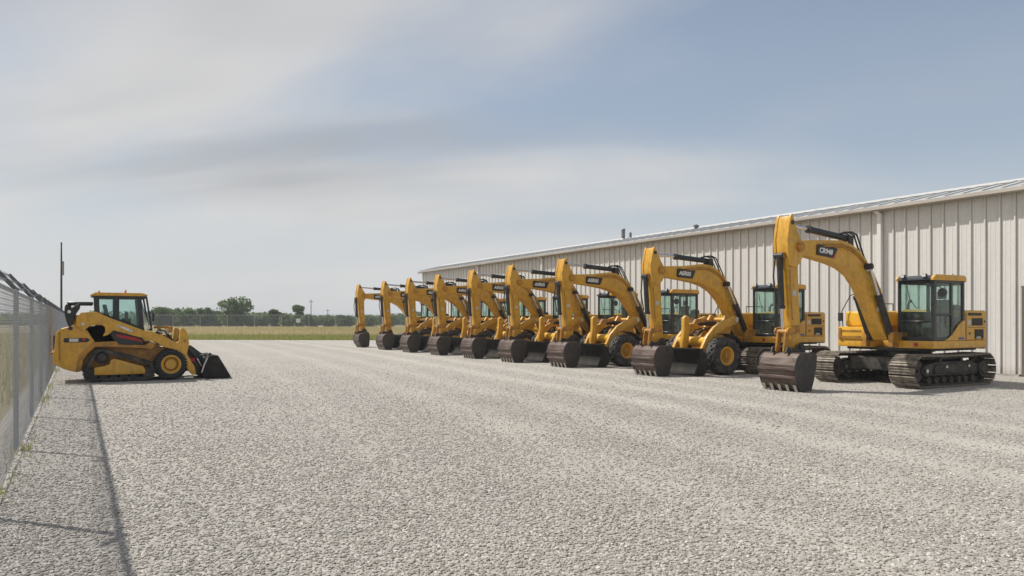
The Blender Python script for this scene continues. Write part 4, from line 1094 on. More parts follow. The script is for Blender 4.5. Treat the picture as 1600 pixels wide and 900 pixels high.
# ------------------------------------------------------------------ wheel loaders standing nose to nose with the excavators' booms
def make_loader():
    root = empty('wheel_loader', (0, 0, 0))
    for sy in (-1, 1):
        w_ = tyre_mb(0, 0.605, 0.62, 0.46, 17, 0.05, 0.30).build('wheel', 'rubber', root, smooth=45)
        w_.location = (0, sy * 0.98, 0)
        rm = rim_mb(0, 0.605, 0.30, 0.42).build('rim', 'yellow_paint', w_, smooth=50)
        hb = MB().cyl((0, -0.16 * 1, 0.605), (0, -0.10, 0.605), 0.10, 0.10, 18)
        for q in range(8):
            aa = 2 * math.pi * q / 8
            hb.cyl((0.145 * math.cos(aa), -0.085, 0.605 + 0.145 * math.sin(aa)), (0.145 * math.cos(aa), -0.05, 0.605 + 0.145 * math.sin(aa)), 0.016, 0.016, 6)
        hb.build('hub', 'yellow_worn', w_)
        if sy > 0:
            w_.rotation_euler = (0, 0, math.pi)
        ar = []
        for q in range(9):
            aa = R(150 - q * 15)
            ar.append((0.72 * math.cos(aa), 0.60 + 0.72 * math.sin(aa)))
        for q in range(8, -1, -1):
            aa = R(150 - q * 15)
            ar.append((0.70 * math.cos(aa), 0.60 + 0.70 * math.sin(aa)))
        MB().ext(ar[4:14], sy * 0.98 - 0.25, sy * 0.98 + 0.25).build('fender', 'black_paint', root)
        arm = [(-0.86, 0.20), (-0.80, 0.10), (-0.70, 0.14), (-0.52, 0.52), (-0.30, 0.92), (0.02, 1.25), (0.40, 1.48), (0.86, 1.62), (0.98, 1.72), (0.92, 1.86), (0.76, 1.88), (0.34, 1.74), (-0.10, 1.53), (-0.46, 1.20), (-0.66, 0.80), (-0.78, 0.45)]
        y0 = -0.72 if sy < 0 else 0.60
        la = MB().ext(arm, y0, y0 + 0.12).build('lift_arm', 'yellow_paint', root, 0.015, 2)
        MB().cyl((0.86, y0 - 0.03, 1.76), (0.86, y0 + 0.15, 1.76), 0.085, 0.085, 16).build('pin', 'worn_steel', la)
        lc = MB().cyl((0.55, sy * 0.52, 0.62), (0.12, sy * 0.52, 1.0), 0.065, 0.065, 14).build('lift_cylinder', 'black_paint', root)
        MB().cyl((0.12, sy * 0.52, 1.0), (-0.2, sy * 0.54, 1.24), 0.035, 0.035, 10).build('rod', 'chrome_rod', lc)
    MB().cyl((-0.36, -0.60, 1.06), (-0.36, 0.60, 1.06), 0.15, 0.15, 22).build('cross_tube', 'yellow_bright', root)
    # front frame tower
    MB().ext([(-0.15, 0.42), (0.75, 0.42), (0.82, 0.95), (1.0, 1.6), (0.95, 1.88), (0.72, 1.92), (0.45, 1.5), (0.1, 1.0), (-0.15, 0.8)], -0.40, -0.30).ext([(-0.15, 0.42), (0.75, 0.42), (0.82, 0.95), (1.0, 1.6), (0.95, 1.88), (0.72, 1.92), (0.45, 1.5), (0.1, 1.0), (-0.15, 0.8)], 0.30, 0.40).box(-0.1, 0.72, -0.30, 0.30, 0.45, 0.7).box(0.70, 0.78, -0.3, 0.3, 0.7, 1.5).cyl((0.86, -0.6, 1.76), (0.86, 0.6, 1.76), 0.07, 0.07, 14).build('front_frame', 'yellow_paint', root, 0.012)
    MB().cyl((0, -0.8, 0.605), (0, 0.8, 0.605), 0.14, 0.14, 18).cyl((0, -0.25, 0.605), (0, 0.25, 0.605), 0.24, 0.24, 20).build('axle', 'yellow_worn', root)
    # Z-bar
    MB().ext([(-0.86, 0.72), (-0.72, 0.70), (-0.60, 1.05), (-0.56, 1.50), (-0.58, 1.86), (-0.70, 1.90), (-0.80, 1.82), (-0.80, 1.4), (-0.88, 1.0)], -0.075, 0.075).build('tilt_lever', 'yellow_paint', root, 0.02, 2)
    tcyl = MB().cyl((0.62, 0, 1.62), (-0.05, 0, 1.66), 0.085, 0.085, 16).cyl((-0.02, 0, 1.658), (-0.08, 0, 1.662), 0.1, 0.1, 16).build('tilt_cylinder', 'black_paint', root)
    MB().cyl((-0.05, 0, 1.66), (-0.66, 0, 1.72), 0.045, 0.045, 12).build('rod', 'chrome_rod', tcyl)
    MB().ext([(-0.62, 1.62), (-0.5, 1.78), (-0.1, 1.80), (0.1, 1.72), (-0.1, 1.68), (-0.45, 1.66)], 0.2, 0.3).ext([(-0.62, 1.62), (-0.5, 1.78), (-0.1, 1.80), (0.1, 1.72), (-0.1, 1.68), (-0.45, 1.66)], -0.3, -0.2).build('guard_bar', 'yellow_worn', root, 0.008)
    hz = MB()
    for yy in (-0.2, -0.12, 0.16):
        hz.tube([(0.6, yy, 1.2), (0.3, yy, 1.5), (-0.1, yy, 1.42), (-0.3, yy, 1.25)], 0.024, 6)
    hz.build('hose', 'hose_rubber', root)
    # bucket
    bp = [(-1.36, 0.03), (-1.02, 0.02), (-0.90, 0.10), (-0.82, 0.28), (-0.82, 0.50), (-0.90, 0.70), (-1.06, 0.82)]
    bi = [(-1.05, 0.785), (-0.93, 0.68), (-0.855, 0.49), (-0.855, 0.29), (-0.93, 0.13), (-1.03, 0.055), (-1.36, 0.05)]
    bk = MB().ext(bp + bi, -1.13, 1.13).build('bucket', 'loader_bucket_steel', root, 0, 1, 50)
    for y0, y1 in ((-1.165, -1.131), (1.131, 1.165)):
        MB().ext([(-1.38, 0.02), (-1.02, 0.012), (-0.89, 0.09), (-0.81, 0.28), (-0.81, 0.51), (-0.89, 0.71), (-1.06, 0.835), (-1.16, 0.80), (-1.19, 0.45)], y0, y1).build('side_plate', 'loader_bucket_steel', bk, 0.006)
    MB().box(-1.43, -1.30, -1.16, 1.16, 0.006, 0.029).build('cutting_edge', 'worn_steel', bk)
    MB().box(-1.08, -0.98, -1.16, 1.16, 0.82, 0.86).build('spill_edge', 'loader_bucket_steel', bk)
    for sy in (-1, 1):
        MB().ext([(-0.84, 0.12), (-0.70, 0.10), (-0.68, 0.3), (-0.84, 0.42)], sy * 0.66 - 0.1, sy * 0.66 + 0.1).build('hinge', 'black_paint', bk)
        wlm = MB().box(-0.16, -0.06, sy * 0.46 - 0.1, sy * 0.46 + 0.1, 1.02, 1.2).build('work_light', 'decal_grey', root, 0.02)
        MB().box(-0.166, -0.16, sy * 0.46 - 0.08, sy * 0.46 + 0.08, 1.04, 1.18).build('lens', 'lamp_lens', wlm)
    # articulation
    MB().box(0.72, 0.86, -0.26, 0.26, 0.5, 0.66).box(0.72, 0.86, -0.26, 0.26, 0.95, 1.08).cyl((0.84, 0, 0.45), (0.84, 0, 1.12), 0.06, 0.06, 12).build('hitch', 'black_paint', root)
    return root
lproto = make_loader()
LG = 'wheel loaders tucked in front of the excavators'
names = ['second', 'third', 'fourth', 'fifth', 'sixth', 'seventh', 'eighth']
for k in range(7):
    o = lproto if k == 0 else copy_tree(lproto)
    ex = ex_row[k]
    o.location = (ex[0] - 2.82, ex[1] + 0.05, 0)
    o.rotation_euler = (0, 0, R(ex[2]))
    tag(o, 'yellow wheel loader with dark bucket under the boom of the ' + names[k] + ' excavator from the right', 'wheel loader', LG)

# ------------------------------------------------------------------ track loader by the fence
tl = empty('track_loader', (1.75, 25.35, 0))
tag(tl, 'yellow compact loader with rubber tracks, front tyres and dark bucket, backed up to the fence', 'loader')
HY = 0.95
body = MB().ext([(-1.98, 1.56), (-2.18, 1.50), (-2.27, 1.40), (-2.31, 0.9), (-2.33, 0.82), (-2.33, 0.55), (-2.07, 0.39), (-1.80, 0.30), (-1.55, 0.72), (-1.3, 1.1), (-1.5, 1.45), (-1.72, 1.60)], -0.86, 0.86).build('engine_body', 'yellow_paint', tl, 0.05, 3)
MB().box(-2.335, -2.28, -0.6, 0.6, 0.95, 1.32).build('rear_grille', 'mesh_grille', body)
MB().box(-2.39, -2.30, -0.8, 0.8, 0.80, 0.86).build('bumper_ledge', 'yellow_worn', body, 0.02, 2)
MB().box(-2.20, -2.16, -0.875, -0.85, 0.62, 1.42).build('panel_seam', 'yellow_worn', body)
MB().cyl((-1.92, -0.9, 1.52), (-1.92, -0.86, 1.52), 0.055, 0.055, 14).build('latch', 'black_paint', body)
dk = MB().ext([(-2.09, 1.17), (-2.07, 1.13), (-1.52, 1.13), (-1.44, 1.19), (-1.52, 1.25), (-2.07, 1.25)], -0.874, -0.855).build('decal_plate', 'decal_black', body)
MB().box(-1.95, -1.73, -0.879, -0.873, 1.145, 1.235).build('decal_panel', 'decal_grey', dk)
text_mesh('decal_lettering', 'E15C', 0.10, 'decal_white', dk, (-1.835, -0.881, 1.19), (R(90), 0, 0), 0.1, 0.003)
MB().ext([(-1.66, 1.24), (-1.6, 1.15), (-1.54, 1.24)], -0.879, -0.873).build('decal_mark', 'red_paint', dk)
# chassis flank between body and front axle
MB().ext([(-1.80, 0.32), (-1.70, 0.78), (-1.36, 1.12), (-0.80, 1.14), (-0.72, 1.06), (0.10, 1.14), (0.42, 0.95), (0.70, 0.80), (0.72, 0.40), (0.0, 0.34)], -0.60, 0.60).build('chassis', 'yellow_worn', tl, 0.02, 2)
MB().ext([(-1.80, 0.30), (-1.71, 0.77), (-1.38, 1.13), (-0.80, 1.15), (-0.72, 1.05), (-0.05, 1.03), (0.10, 1.13), (0.24, 1.0), (0.1, 0.9), (-0.1, 0.94), (-0.78, 0.98), (-1.32, 1.0), (-1.6, 0.72), (-1.66, 0.32)], -0.88, -0.6).build('track_guard', 'yellow_worn', tl, 0.015, 2)
MB().ext([(-1.80, 0.30), (-1.71, 0.77), (-1.38, 1.13), (-0.80, 1.15), (-0.72, 1.05), (-0.05, 1.03), (0.10, 1.13), (0.24, 1.0), (0.1, 0.9), (-0.1, 0.94), (-0.78, 0.98), (-1.32, 1.0), (-1.6, 0.72), (-1.66, 0.32)], 0.6, 0.88).build('track_guard', 'yellow_worn', tl, 0.015, 2)
# lift arms
arm = [(-1.80, 1.60), (-1.76, 1.84), (-1.66, 1.96), (-1.30, 1.98), (-0.93, 1.80), (-0.06, 1.44), (0.13, 1.41), (0.45, 1.28), (0.66, 1.15), (0.76, 1.08), (0.84, 1.12), (0.88, 1.47), (0.92, 1.52), (0.99, 1.50), (1.08, 1.36), (1.12, 1.06), (1.06, 0.74), (1.28, 0.34), (1.31, 0.14), (1.2, 0.13), (1.02, 0.40), (0.93, 0.74), (0.72, 0.89), (0.42, 0.97), (0.27, 1.09), (0.09, 1.16), (-0.07, 1.15),
       (-0.12, 1.235), (-0.87, 1.46), (-1.0, 1.33), (-1.13, 1.29), (-1.07, 1.42), (-1.08, 1.55), (-1.14, 1.60), (-1.27, 1.62), (-1.46, 1.58), (-1.60, 1.44)]
for sy in (-1, 1):
    y0 = -HY if sy < 0 else HY - 0.15
    la = MB().ext(arm, y0, y0 + 0.15).build('lift_arm', 'yellow_paint', tl, 0.015, 2)
    MB().cyl((-1.62, y0 - 0.015, 1.64), (-1.62, y0 + 0.165, 1.64), 0.05, 0.05, 14).build('pin', 'worn_steel', la)
    MB().cyl((1.0, y0 - 0.015, 1.14), (1.0, y0 + 0.165, 1.14), 0.045, 0.045, 14).build('pin', 'yellow_worn', la)
    if sy < 0:
        gp = MB().ext([(-0.80, 1.615), (-0.75, 1.565), (-0.42, 1.40), (-0.36, 1.41), (-0.38, 1.46), (-0.70, 1.60)], y0 - 0.008, y0 + 0.01).build('decal_plate', 'decal_grey', la)
        text_mesh('decal_lettering', 'ABBES', 0.085, 'decal_white', gp, (-0.575, y0 - 0.011, 1.508), (R(90), R(24.5), 0), 0.1, 0.003)
    # dark inner side panel with the red stripe
    sp = MB().ext([(-1.45, 1.55), (-1.1, 1.58), (-1.05, 1.3), (-1.01, 1.21), (-0.76, 1.04), (-0.08, 1.035), (-0.06, 1.24), (-0.87, 1.48), (-0.98, 1.36), (-1.2, 1.14), (-1.38, 1.13), (-1.6, 1.42)], min(sy * 0.72, sy * 0.78), max(sy * 0.72, sy * 0.78)).build('side_panel', 'cab_black', tl, 0.01)
    yy = sy * 0.782
    MB().ext([(-0.80, 1.35), (-0.78, 1.27), (-0.14, 1.115), (-0.12, 1.16), (-0.3, 1.25)], min(yy, yy + sy * 0.02), max(yy, yy + sy * 0.02)).build('stripe', 'red_paint', sp)
    # rear arm linkage towers
    MB().ext([(-2.06, 2.12), (-2.02, 2.2), (-1.90, 2.08), (-1.78, 2.18), (-1.70, 2.24), (-1.68, 2.1), (-1.80, 1.9), (-1.84, 1.62), (-1.96, 1.54), (-2.03, 1.75), (-2.07, 1.96)], min(sy * 0.62, sy * 0.74), max(sy * 0.62, sy * 0.74)).build('linkage', 'black_paint', tl, 0.015)
    MB().cyl((-1.95, sy * 0.60, 1.98), (-1.95, sy * 0.76, 1.98), 0.045, 0.045, 12).build('linkage_pin', 'lamp_lens', tl)
    lc = MB().cyl((-1.75, sy * 0.68, 1.68), (-1.25, sy * 0.68, 1.3), 0.06, 0.06, 12).build('lift_cylinder', 'black_paint', tl)
    MB().cyl((-1.25, sy * 0.68, 1.3), (-0.9, sy * 0.68, 1.02), 0.035, 0.035, 10).build('rod', 'chrome_rod', lc)
    # rubber track on a triangular path
    circ = [((-1.16, 0.70), 0.235), ((-1.40, 0.24), 0.205), ((0.0, 0.23), 0.195), ((-0.02, 0.38), 0.19)]
    pts = []
    cs = [Vector((c[0][0], c[0][1])) for c in circ]
    nC = len(cs)
    seq = [0, 3, 2, 1]  # clockwise
    outl = []
    for q in range(nC):
        i0, i1 = seq[q], seq[(q + 1) % nC]
        a, b2, ra, rb = cs[i0], cs[i1], circ[i0][1], circ[i1][1]
        d = b2 - a
        L = d.length
        nrm = Vector((-d.y, d.x)) / L
        kx = (ra - rb) / L
        nn = nrm * math.sqrt(1 - kx * kx) + d / L * kx
        outl.append((a + nn * ra, b2 + nn * rb, i1))
    path = []
    for q in range(nC):
        p0, p1, ci = outl[q]
        nxt = outl[(q + 1) % nC][0]
        for s in range(12):
            path.append(p0.lerp(p1, s / 12))
        c0, rr = cs[ci], circ[ci][1]
        a0 = math.atan2(p1.y - c0.y, p1.x - c0.x)
        a1 = math.atan2(nxt.y - c0.y, nxt.x - c0.x)
        while a1 > a0: a1 -= 2 * math.pi
        for s in range(8):
            a = a0 + (a1 - a0) * s / 8
            path.append(Vector((c0.x + rr * math.cos(a), c0.y + rr * math.sin(a))))
    npth = len(path)
    belt = MB()
    ya, yb = (-0.94, -0.50) if sy < 0 else (0.50, 0.94)
    nor = []
    for q in range(npth):
        d = (path[(q + 1) % npth] - path[q - 1])
        d = d.normalized() if d.length > 1e-6 else Vector((1, 0))
        nor.append(Vector((-d.y, d.x)))
    vs = []
    for q in range(npth):
        o_, i2 = path[q], path[q] - nor[q] * 0.085
        vs += [(o_.x, ya, o_.y), (o_.x, yb, o_.y), (i2.x, yb, i2.y), (i2.x, ya, i2.y)]
    fs = []
    for q in range(npth):
        j = (q + 1) % npth
        for e in range(4):
            e2 = (e + 1) % 4
            fs.append((q * 4 + e, q * 4 + e2, j * 4 + e2, j * 4 + e))
    belt.add(vs, fs)
    # tread bars
    tot, acc = 0, 0
    seglen = [(path[(q + 1) % npth] - path[q]).length for q in range(npth)]
    per = sum(seglen)
    nb = 52
    for k in range(nb):
        s = per * k / nb
        q = 0
        while s > seglen[q]:
            s -= seglen[q]; q += 1
        pnt = path[q].lerp(path[(q + 1) % npth], s / max(seglen[q], 1e-6))
        nn = nor[q]
        tt = Vector((nn.y, -nn.x))
        cv = []
        for uu in (-0.02, 0.02):
            for yy in (ya + 0.005, yb - 0.005):
                for hh in (-0.005, 0.024):
                    w_ = pnt + tt * uu + nn * hh
                    cv.append((w_.x, yy, w_.y))
        belt.hexa(cv)
    bt = belt.build('rubber_track', 'rubber', tl, smooth=40)
    MB().ext([(-1.34, 0.20), (-0.06, 0.20), (-0.04, 0.30), (-0.10, 0.42), (-0.84, 0.66), (-0.93, 0.62), (-0.96, 0.50), (-1.12, 0.445), (-1.34, 0.42)], min(sy * 0.55, sy * 0.90), max(sy * 0.55, sy * 0.90)).build('track_frame', 'yellow_paint', bt, 0.02, 2)
    spk = MB()
    prof = [(-1.16 + (0.185 if k % 2 else 0.155) * math.cos(2 * math.pi * k / 28), 0.70 + (0.185 if k % 2 else 0.155) * math.sin(2 * math.pi * k / 28)) for k in range(28)]
    spk.ext(prof, sy * 0.72 - 0.06, sy * 0.72 + 0.06).cyl((-1.16, sy * 0.6, 0.70), (-1.16, sy * 0.90, 0.70), 0.12, 0.11, 20)
    spk.build('sprocket', 'under_dark', bt)
    for (rx, rz, rr) in ((-1.40, 0.24, 0.15), (0.0, 0.26, 0.145), (-1.1, 0.14, 0.09), (-0.85, 0.14, 0.09), (-0.6, 0.14, 0.09), (-0.35, 0.14, 0.09)):
        MB().cyl((rx, sy * 0.6, rz), (rx, sy * 0.86, rz), rr, rr, 20).build('roller', 'under_dark', bt)
    # front tyres
    wq = tyre_mb(0.63, 0.455, 0.462, 0.36, 30, 0.012, 0.26).build('wheel', 'rubber_clean', tl, smooth=45)
    wq.location = (0, sy * 0.80, 0)
    rm = rim_mb(0.63, 0.455, 0.26, 0.34).build('rim', 'yellow_paint', wq, smooth=50)
    hb = MB().cyl((0.63, -0.13, 0.455), (0.63, -0.02, 0.455), 0.15, 0.15, 24)
    hb.build('hub', 'yellow_paint', wq, 0.01)
    if sy > 0:
        wq.rotation_euler = (0, 0, math.pi)
        wq.location = (1.26, 0.80, 0)
MB().cyl((0.63, -0.7, 0.455), (0.63, 0.7, 0.455), 0.1, 0.1, 14).build('axle', 'under_dark', tl)
MB().box(-2.0, -1.36, -0.60, -0.48, 2.17, 2.26).box(-2.0, -1.36, 0.48, 0.60, 2.17, 2.26).box(-2.02, -1.9, -0.6, 0.6, 2.06, 2.16).build('rear_bar', 'black_paint', tl, 0.02)
MB().box(-1.85, -1.42, -0.55, 0.55, 1.56, 1.9).build('rear_hood', 'yellow_paint', tl, 0.06, 3)
# cab
cf = MB()
cy0, cy1 = -0.60, 0.60
def bar(mb, p, q, w_, y0, y1):
    p, q = Vector(p), Vector(q)
    d = (q - p).normalized()
    nn = Vector((-d.y, d.x)) * w_ / 2
    mb.ext([tuple(p + nn), tuple(q + nn), tuple(q - nn), tuple(p - nn)], y0, y1)
for (y0, y1) in ((cy0, cy0 + 0.07), (cy1 - 0.07, cy1)):
    bar(cf, (-1.28, 2.44), (-1.25, 1.80), 0.12, y0, y1)
    bar(cf, (-0.77, 2.44), (-0.77, 1.50), 0.13, y0 + 0.003, y1 - 0.003)
    bar(cf, (-0.19, 2.44), (-0.10, 1.30), 0.11, y0 + 0.002, y1 - 0.002)
    bar(cf, (-1.3, 2.41), (0.0, 2.41), 0.09, y0 + 0.001, y1 - 0.001)
    cf.ext([(-1.3, 1.2), (-1.3, 1.98), (-1.18, 1.96), (-0.06, 1.52), (0.02, 1.2)], y0 + 0.004, y1 - 0.004)
cf.box(-0.14, -0.06, cy0 + 0.07, cy1 - 0.07, 1.2, 1.5).box(-1.3, -1.22, cy0 + 0.07, cy1 - 0.07, 1.2, 1.75).box(-1.3, -1.22, cy0 + 0.07, cy1 - 0.07, 2.34, 2.45).box(-0.2, -0.14, cy0 + 0.07, cy1 - 0.07, 2.36, 2.45).box(-1.25, -0.1, cy0 + 0.07, cy1 - 0.07, 1.2, 1.26)
cbx = cf.build('cab', 'cab_black', tl, 0.01)
rf = MB().ext([(-1.42, 2.44), (-1.43, 2.47), (-1.30, 2.535), (-0.1, 2.53), (0.03, 2.48), (0.03, 2.44)], cy0 - 0.06, cy1 + 0.06).build('roof', 'yellow_paint', cbx, 0.015, 2)
MB().box(-1.40, 0.01, cy0 - 0.04, cy1 + 0.04, 2.405, 2.438).build('roof_gutter', 'black_paint', rf)
MB().cyl((-0.53, -0.3, 2.53), (-0.53, -0.3, 2.58), 0.035, 0.03, 12).cyl((-0.53, -0.3, 2.58), (-0.53, -0.3, 2.63), 0.026, 0.015, 12).build('beacon', 'amber_lens', rf)
MB().cyl((-1.21, -0.3, 2.53), (-1.21, -0.3, 2.59), 0.03, 0.025, 12).build('beacon', 'amber_lens', rf)
MB().ext([(-1.22, 2.37), (-0.83, 2.37), (-0.83, 1.86), (-1.2, 1.96)], cy0 + 0.03, cy0 + 0.042).build('side_window', 'cab_glass', cbx)
MB().ext([(-0.71, 2.37), (-0.24, 2.37), (-0.17, 1.58), (-0.71, 1.80)], cy0 + 0.03, cy0 + 0.042).build('side_window', 'cab_glass', cbx)
MB().ext([(-1.22, 2.37), (-0.83, 2.37), (-0.83, 1.86), (-1.2, 1.96)], cy1 - 0.042, cy1 - 0.03).build('side_window', 'cab_glass', cbx)
MB().ext([(-0.71, 2.37), (-0.24, 2.37), (-0.17, 1.58), (-0.71, 1.80)], cy1 - 0.042, cy1 - 0.03).build('side_window', 'cab_glass', cbx)
MB().ext([(-0.155, 2.38), (-0.143, 2.38), (0.10, 1.48), (0.088, 1.48)], cy0 + 0.02, cy1 - 0.02).build('windscreen', 'cab_glass', cbx)
pf = MB()
for yy in (cy0 - 0.01, cy1 - 0.03):
    bar(pf, (0.0, 2.42), (0.14, 1.46), 0.05, yy, yy + 0.04)
bar(pf, (0.09, 1.47), (0.16, 1.46), 0.06, cy0 + 0.03, cy1 - 0.03)
pf.build('front_post', 'cab_black', cbx)
MB().box(-1.26, -1.25, cy0 + 0.08, cy1 - 0.08, 1.76, 2.34).build('rear_window', 'cab_glass', cbx)
MB().box(-0.95, -0.48, -0.25, 0.25, 1.55, 1.68).hexa([(-1.02, -0.25, 1.66), (-1.12, -0.22, 2.2), (-1.02, 0.25, 1.66), (-1.12, 0.22, 2.2), (-0.90, -0.25, 1.66), (-1.02, -0.22, 2.2), (-0.90, 0.25, 1.66), (-1.02, 0.22, 2.2)]).box(-0.9, -0.55, -0.2, 0.2, 1.26, 1.55).build('seat', 'seat_fabric', cbx, 0.03, 2)
MB().box(-0.6, -0.4, -0.48, -0.36, 1.3, 1.8).box(-0.6, -0.4, 0.36, 0.48, 1.3, 1.8).cyl((-0.5, -0.42, 1.8), (-0.48, -0.42, 1.98), 0.025, 0.03, 8).cyl((-0.5, 0.42, 1.8), (-0.48, 0.42, 1.98), 0.025, 0.03, 8).build('console', 'interior', cbx, 0.01)
mm = MB().box(0.14, 0.20, -0.76, -0.66, 1.72, 1.94).tube([(0.06, -0.6, 1.98), (0.16, -0.7, 2.0), (0.17, -0.7, 1.9)], 0.012, 6)
mm.build('mirror', 'cab_black', cbx)
# nose: hydraulics behind the front posts, cross bar
MB().box(0.15, 0.70, -0.5, 0.5, 1.16, 1.30).build('nose_deck', 'yellow_worn', tl, 0.03, 2)
nh = MB().cyl((0.2, -0.55, 1.54), (0.68, -0.55, 1.54), 0.035, 0.035, 10).box(0.60, 0.70, -0.65, 0.65, 1.38, 1.56).box(0.30, 0.38, -0.6, -0.45, 1.3, 1.52)
nh.build('coupling_bar', 'yellow_worn', tl, 0.01)
hz = MB()
for k in range(5):
    yy = -0.62 + 0.1 * k
    hz.tube([(0.25, yy, 1.34), (0.38, yy - 0.04, 1.46), (0.52, yy, 1.42), (0.62, yy, 1.26), (0.72, yy, 1.14)], 0.022, 6)
hz.build('hose', 'hose_rubber', tl)
MB().cyl((0.3, -0.64, 1.42), (0.42, -0.64, 1.36), 0.04, 0.04, 10).cyl((0.5, -0.64, 1.46), (0.58, -0.64, 1.34), 0.04, 0.04, 10).build('coupling', 'worn_steel', tl)
# quick coupler and tilt cylinders
qc = MB().ext([(1.10, 0.98), (1.20, 1.0), (1.44, 0.80), (1.54, 0.72), (1.50, 0.50), (1.44, 0.14), (1.30, 0.10), (1.20, 0.40), (1.10, 0.62)], -0.62, 0.62).build('coupler', 'black_paint', tl, 0.02)
for sy in (-1, 1):
    tcy = MB().cyl((1.08, sy * 0.72, 1.0), (1.36, sy * 0.72, 0.60), 0.055, 0.055, 12).build('tilt_cylinder', 'black_paint', tl)
    MB().cyl((1.36, sy * 0.72, 0.60), (1.5, sy * 0.72, 0.36), 0.03, 0.03, 10).build('rod', 'chrome_rod', tcy)
    MB().box(1.13, 1.30, sy * 0.70 - 0.04, sy * 0.70 + 0.04, 0.50, 0.62).build('marker', 'red_paint', qc)
    MB().tube([(1.36, sy * 0.66, 0.52), (1.44, sy * 0.7, 0.68), (1.56, sy * 0.7, 0.72), (1.62, sy * 0.66, 0.66)], 0.025, 6).build('hose', 'hose_rubber', tl)
lb = MB().ext([(1.72, 0.69), (1.62, 0.62), (1.52, 0.42), (1.46, 0.2), (1.53, 0.03), (1.62, 0.012), (2.27, 0.012), (2.27, 0.035), (1.64, 0.045), (1.57, 0.06), (1.50, 0.2), (1.56, 0.41), (1.65, 0.6), (1.72, 0.66)], -1.02, 1.02).build('bucket', 'loader_bucket_steel', tl, 0, 1, 50)
for y0, y1 in ((-1.05, -1.021), (1.021, 1.05)):
    MB().ext([(1.68, 0.68), (1.60, 0.62), (1.50, 0.42), (1.44, 0.2), (1.51, 0.02), (2.30, 0.008), (2.28, 0.04), (1.92, 0.68), (1.88, 0.70)], y0, y1).build('side_plate', 'loader_bucket_steel', lb, 0.006)
    MB().ext([(1.60, 0.64), (1.50, 0.42), (1.43, 0.2), (1.47, 0.2), (1.535, 0.42), (1.63, 0.63)], y0 - 0.012 if y0 < 0 else y0, y1 if y0 < 0 else y1 + 0.012).build('edge_strip', 'worn_steel', lb)
MB().box(2.20, 2.34, -1.05, 1.05, 0.004, 0.0115).build('cutting_edge', 'worn_steel', lb)
MB().box(1.70, 1.90, -1.02, 1.02, 0.665, 0.69).build('spill_guard', 'loader_bucket_steel', lb)
MB().cyl((1.66, -0.9, 0.70), (1.72, -0.9, 0.76), 0.035, 0.035, 10).build('hook', 'black_paint', lb)

# ------------------------------------------------------------------ chain link fence along the left
FX, FH = -0.72, 2.13
fence = empty('chain_link_fence', (FX, 30, 0))
tag(fence, 'tall galvanized chain link fence with barbed wire running along the left side', 'fence')
post_y = [0.1 + 4.06 * k for k in range(0, 19)]
post_y = [y for y in post_y]
def F(mb, name, mat, parent=None, smooth=40):
    o = mb.build(name, mat, parent or fence, 0, 1, smooth)
    if parent is None:
        o.location = (-FX, -30, 0)
    return o
post_me = MB().cyl((0, 0, -0.1), (0, 0, FH + 0.02), 0.033, 0.033, 14).cyl((0, 0, FH + 0.02), (0, 0, FH + 0.05), 0.04, 0.025, 14).mesh('post')
# barb arm leans outward (to the left)
arm_me = MB().hexa([(-0.035, -0.028, FH + 0.03), (-0.37, -0.022, FH + 0.42), (-0.035, 0.028, FH + 0.03), (-0.37, 0.022, FH + 0.42), (0.035, -0.028, FH + 0.03), (-0.32, -0.022, FH + 0.45), (0.035, 0.028, FH + 0.03), (-0.32, 0.022, FH + 0.45)]).mesh('barb_arm', 0, 1, 0)
for y in post_y:
    p = link('post', post_me, 'galvanized', fence)
    p.location = (0, y - 30, 0)
    a = link('barb_arm', arm_me, 'arm_steel', p)
YA, YB = post_y[0], post_y[-1]
F(MB().cyl((FX, YA, FH - 0.01), (FX, YB, FH - 0.01), 0.026, 0.026, 10), 'top_rail', 'galvanized')
F(MB().cyl((FX + 0.05, YA, 0.08), (FX + 0.05, YB, 0.08), 0.006, 0.006, 6), 'tension_wire', 'galvanized')
for fr_ in (0.32, 0.64, 0.95):
    wx, wz = FX - 0.345 * fr_, FH + 0.03 + 0.40 * fr_
    mb = MB()
    path = []
    for i, y in enumerate(post_y[:-1]):
        for s in range(6):
            t = s / 6
            path.append((wx, y + (post_y[i + 1] - y) * t, wz - 0.035 * math.sin(math.pi * t)))
    path.append((wx, YB, wz))
    mb.tube(path, 0.0035, 4)
    yb = YA
    while yb < 45:
        i = min(int((yb - YA) / 4.06), len(post_y) - 2)
        t = (yb - post_y[i]) / 4.06
        zz = wz - 0.035 * math.sin(math.pi * t)
        for dx_, dz_ in ((0.022, 0.022), (0.022, -0.022)):
            mb.hexa([(wx - dx_, yb - 0.003, zz - dz_ - 0.002), (wx - dx_, yb - 0.003, zz - dz_ + 0.002), (wx - dx_, yb + 0.003, zz - dz_ - 0.002), (wx - dx_, yb + 0.003, zz - dz_ + 0.002),
                     (wx + dx_, yb - 0.003, zz + dz_ - 0.002), (wx + dx_, yb - 0.003, zz + dz_ + 0.002), (wx + dx_, yb + 0.003, zz + dz_ - 0.002), (wx + dx_, yb + 0.003, zz + dz_ + 0.002)])
        yb += 0.13
    F(mb, 'barbed_wire', 'galvanized', smooth=0)
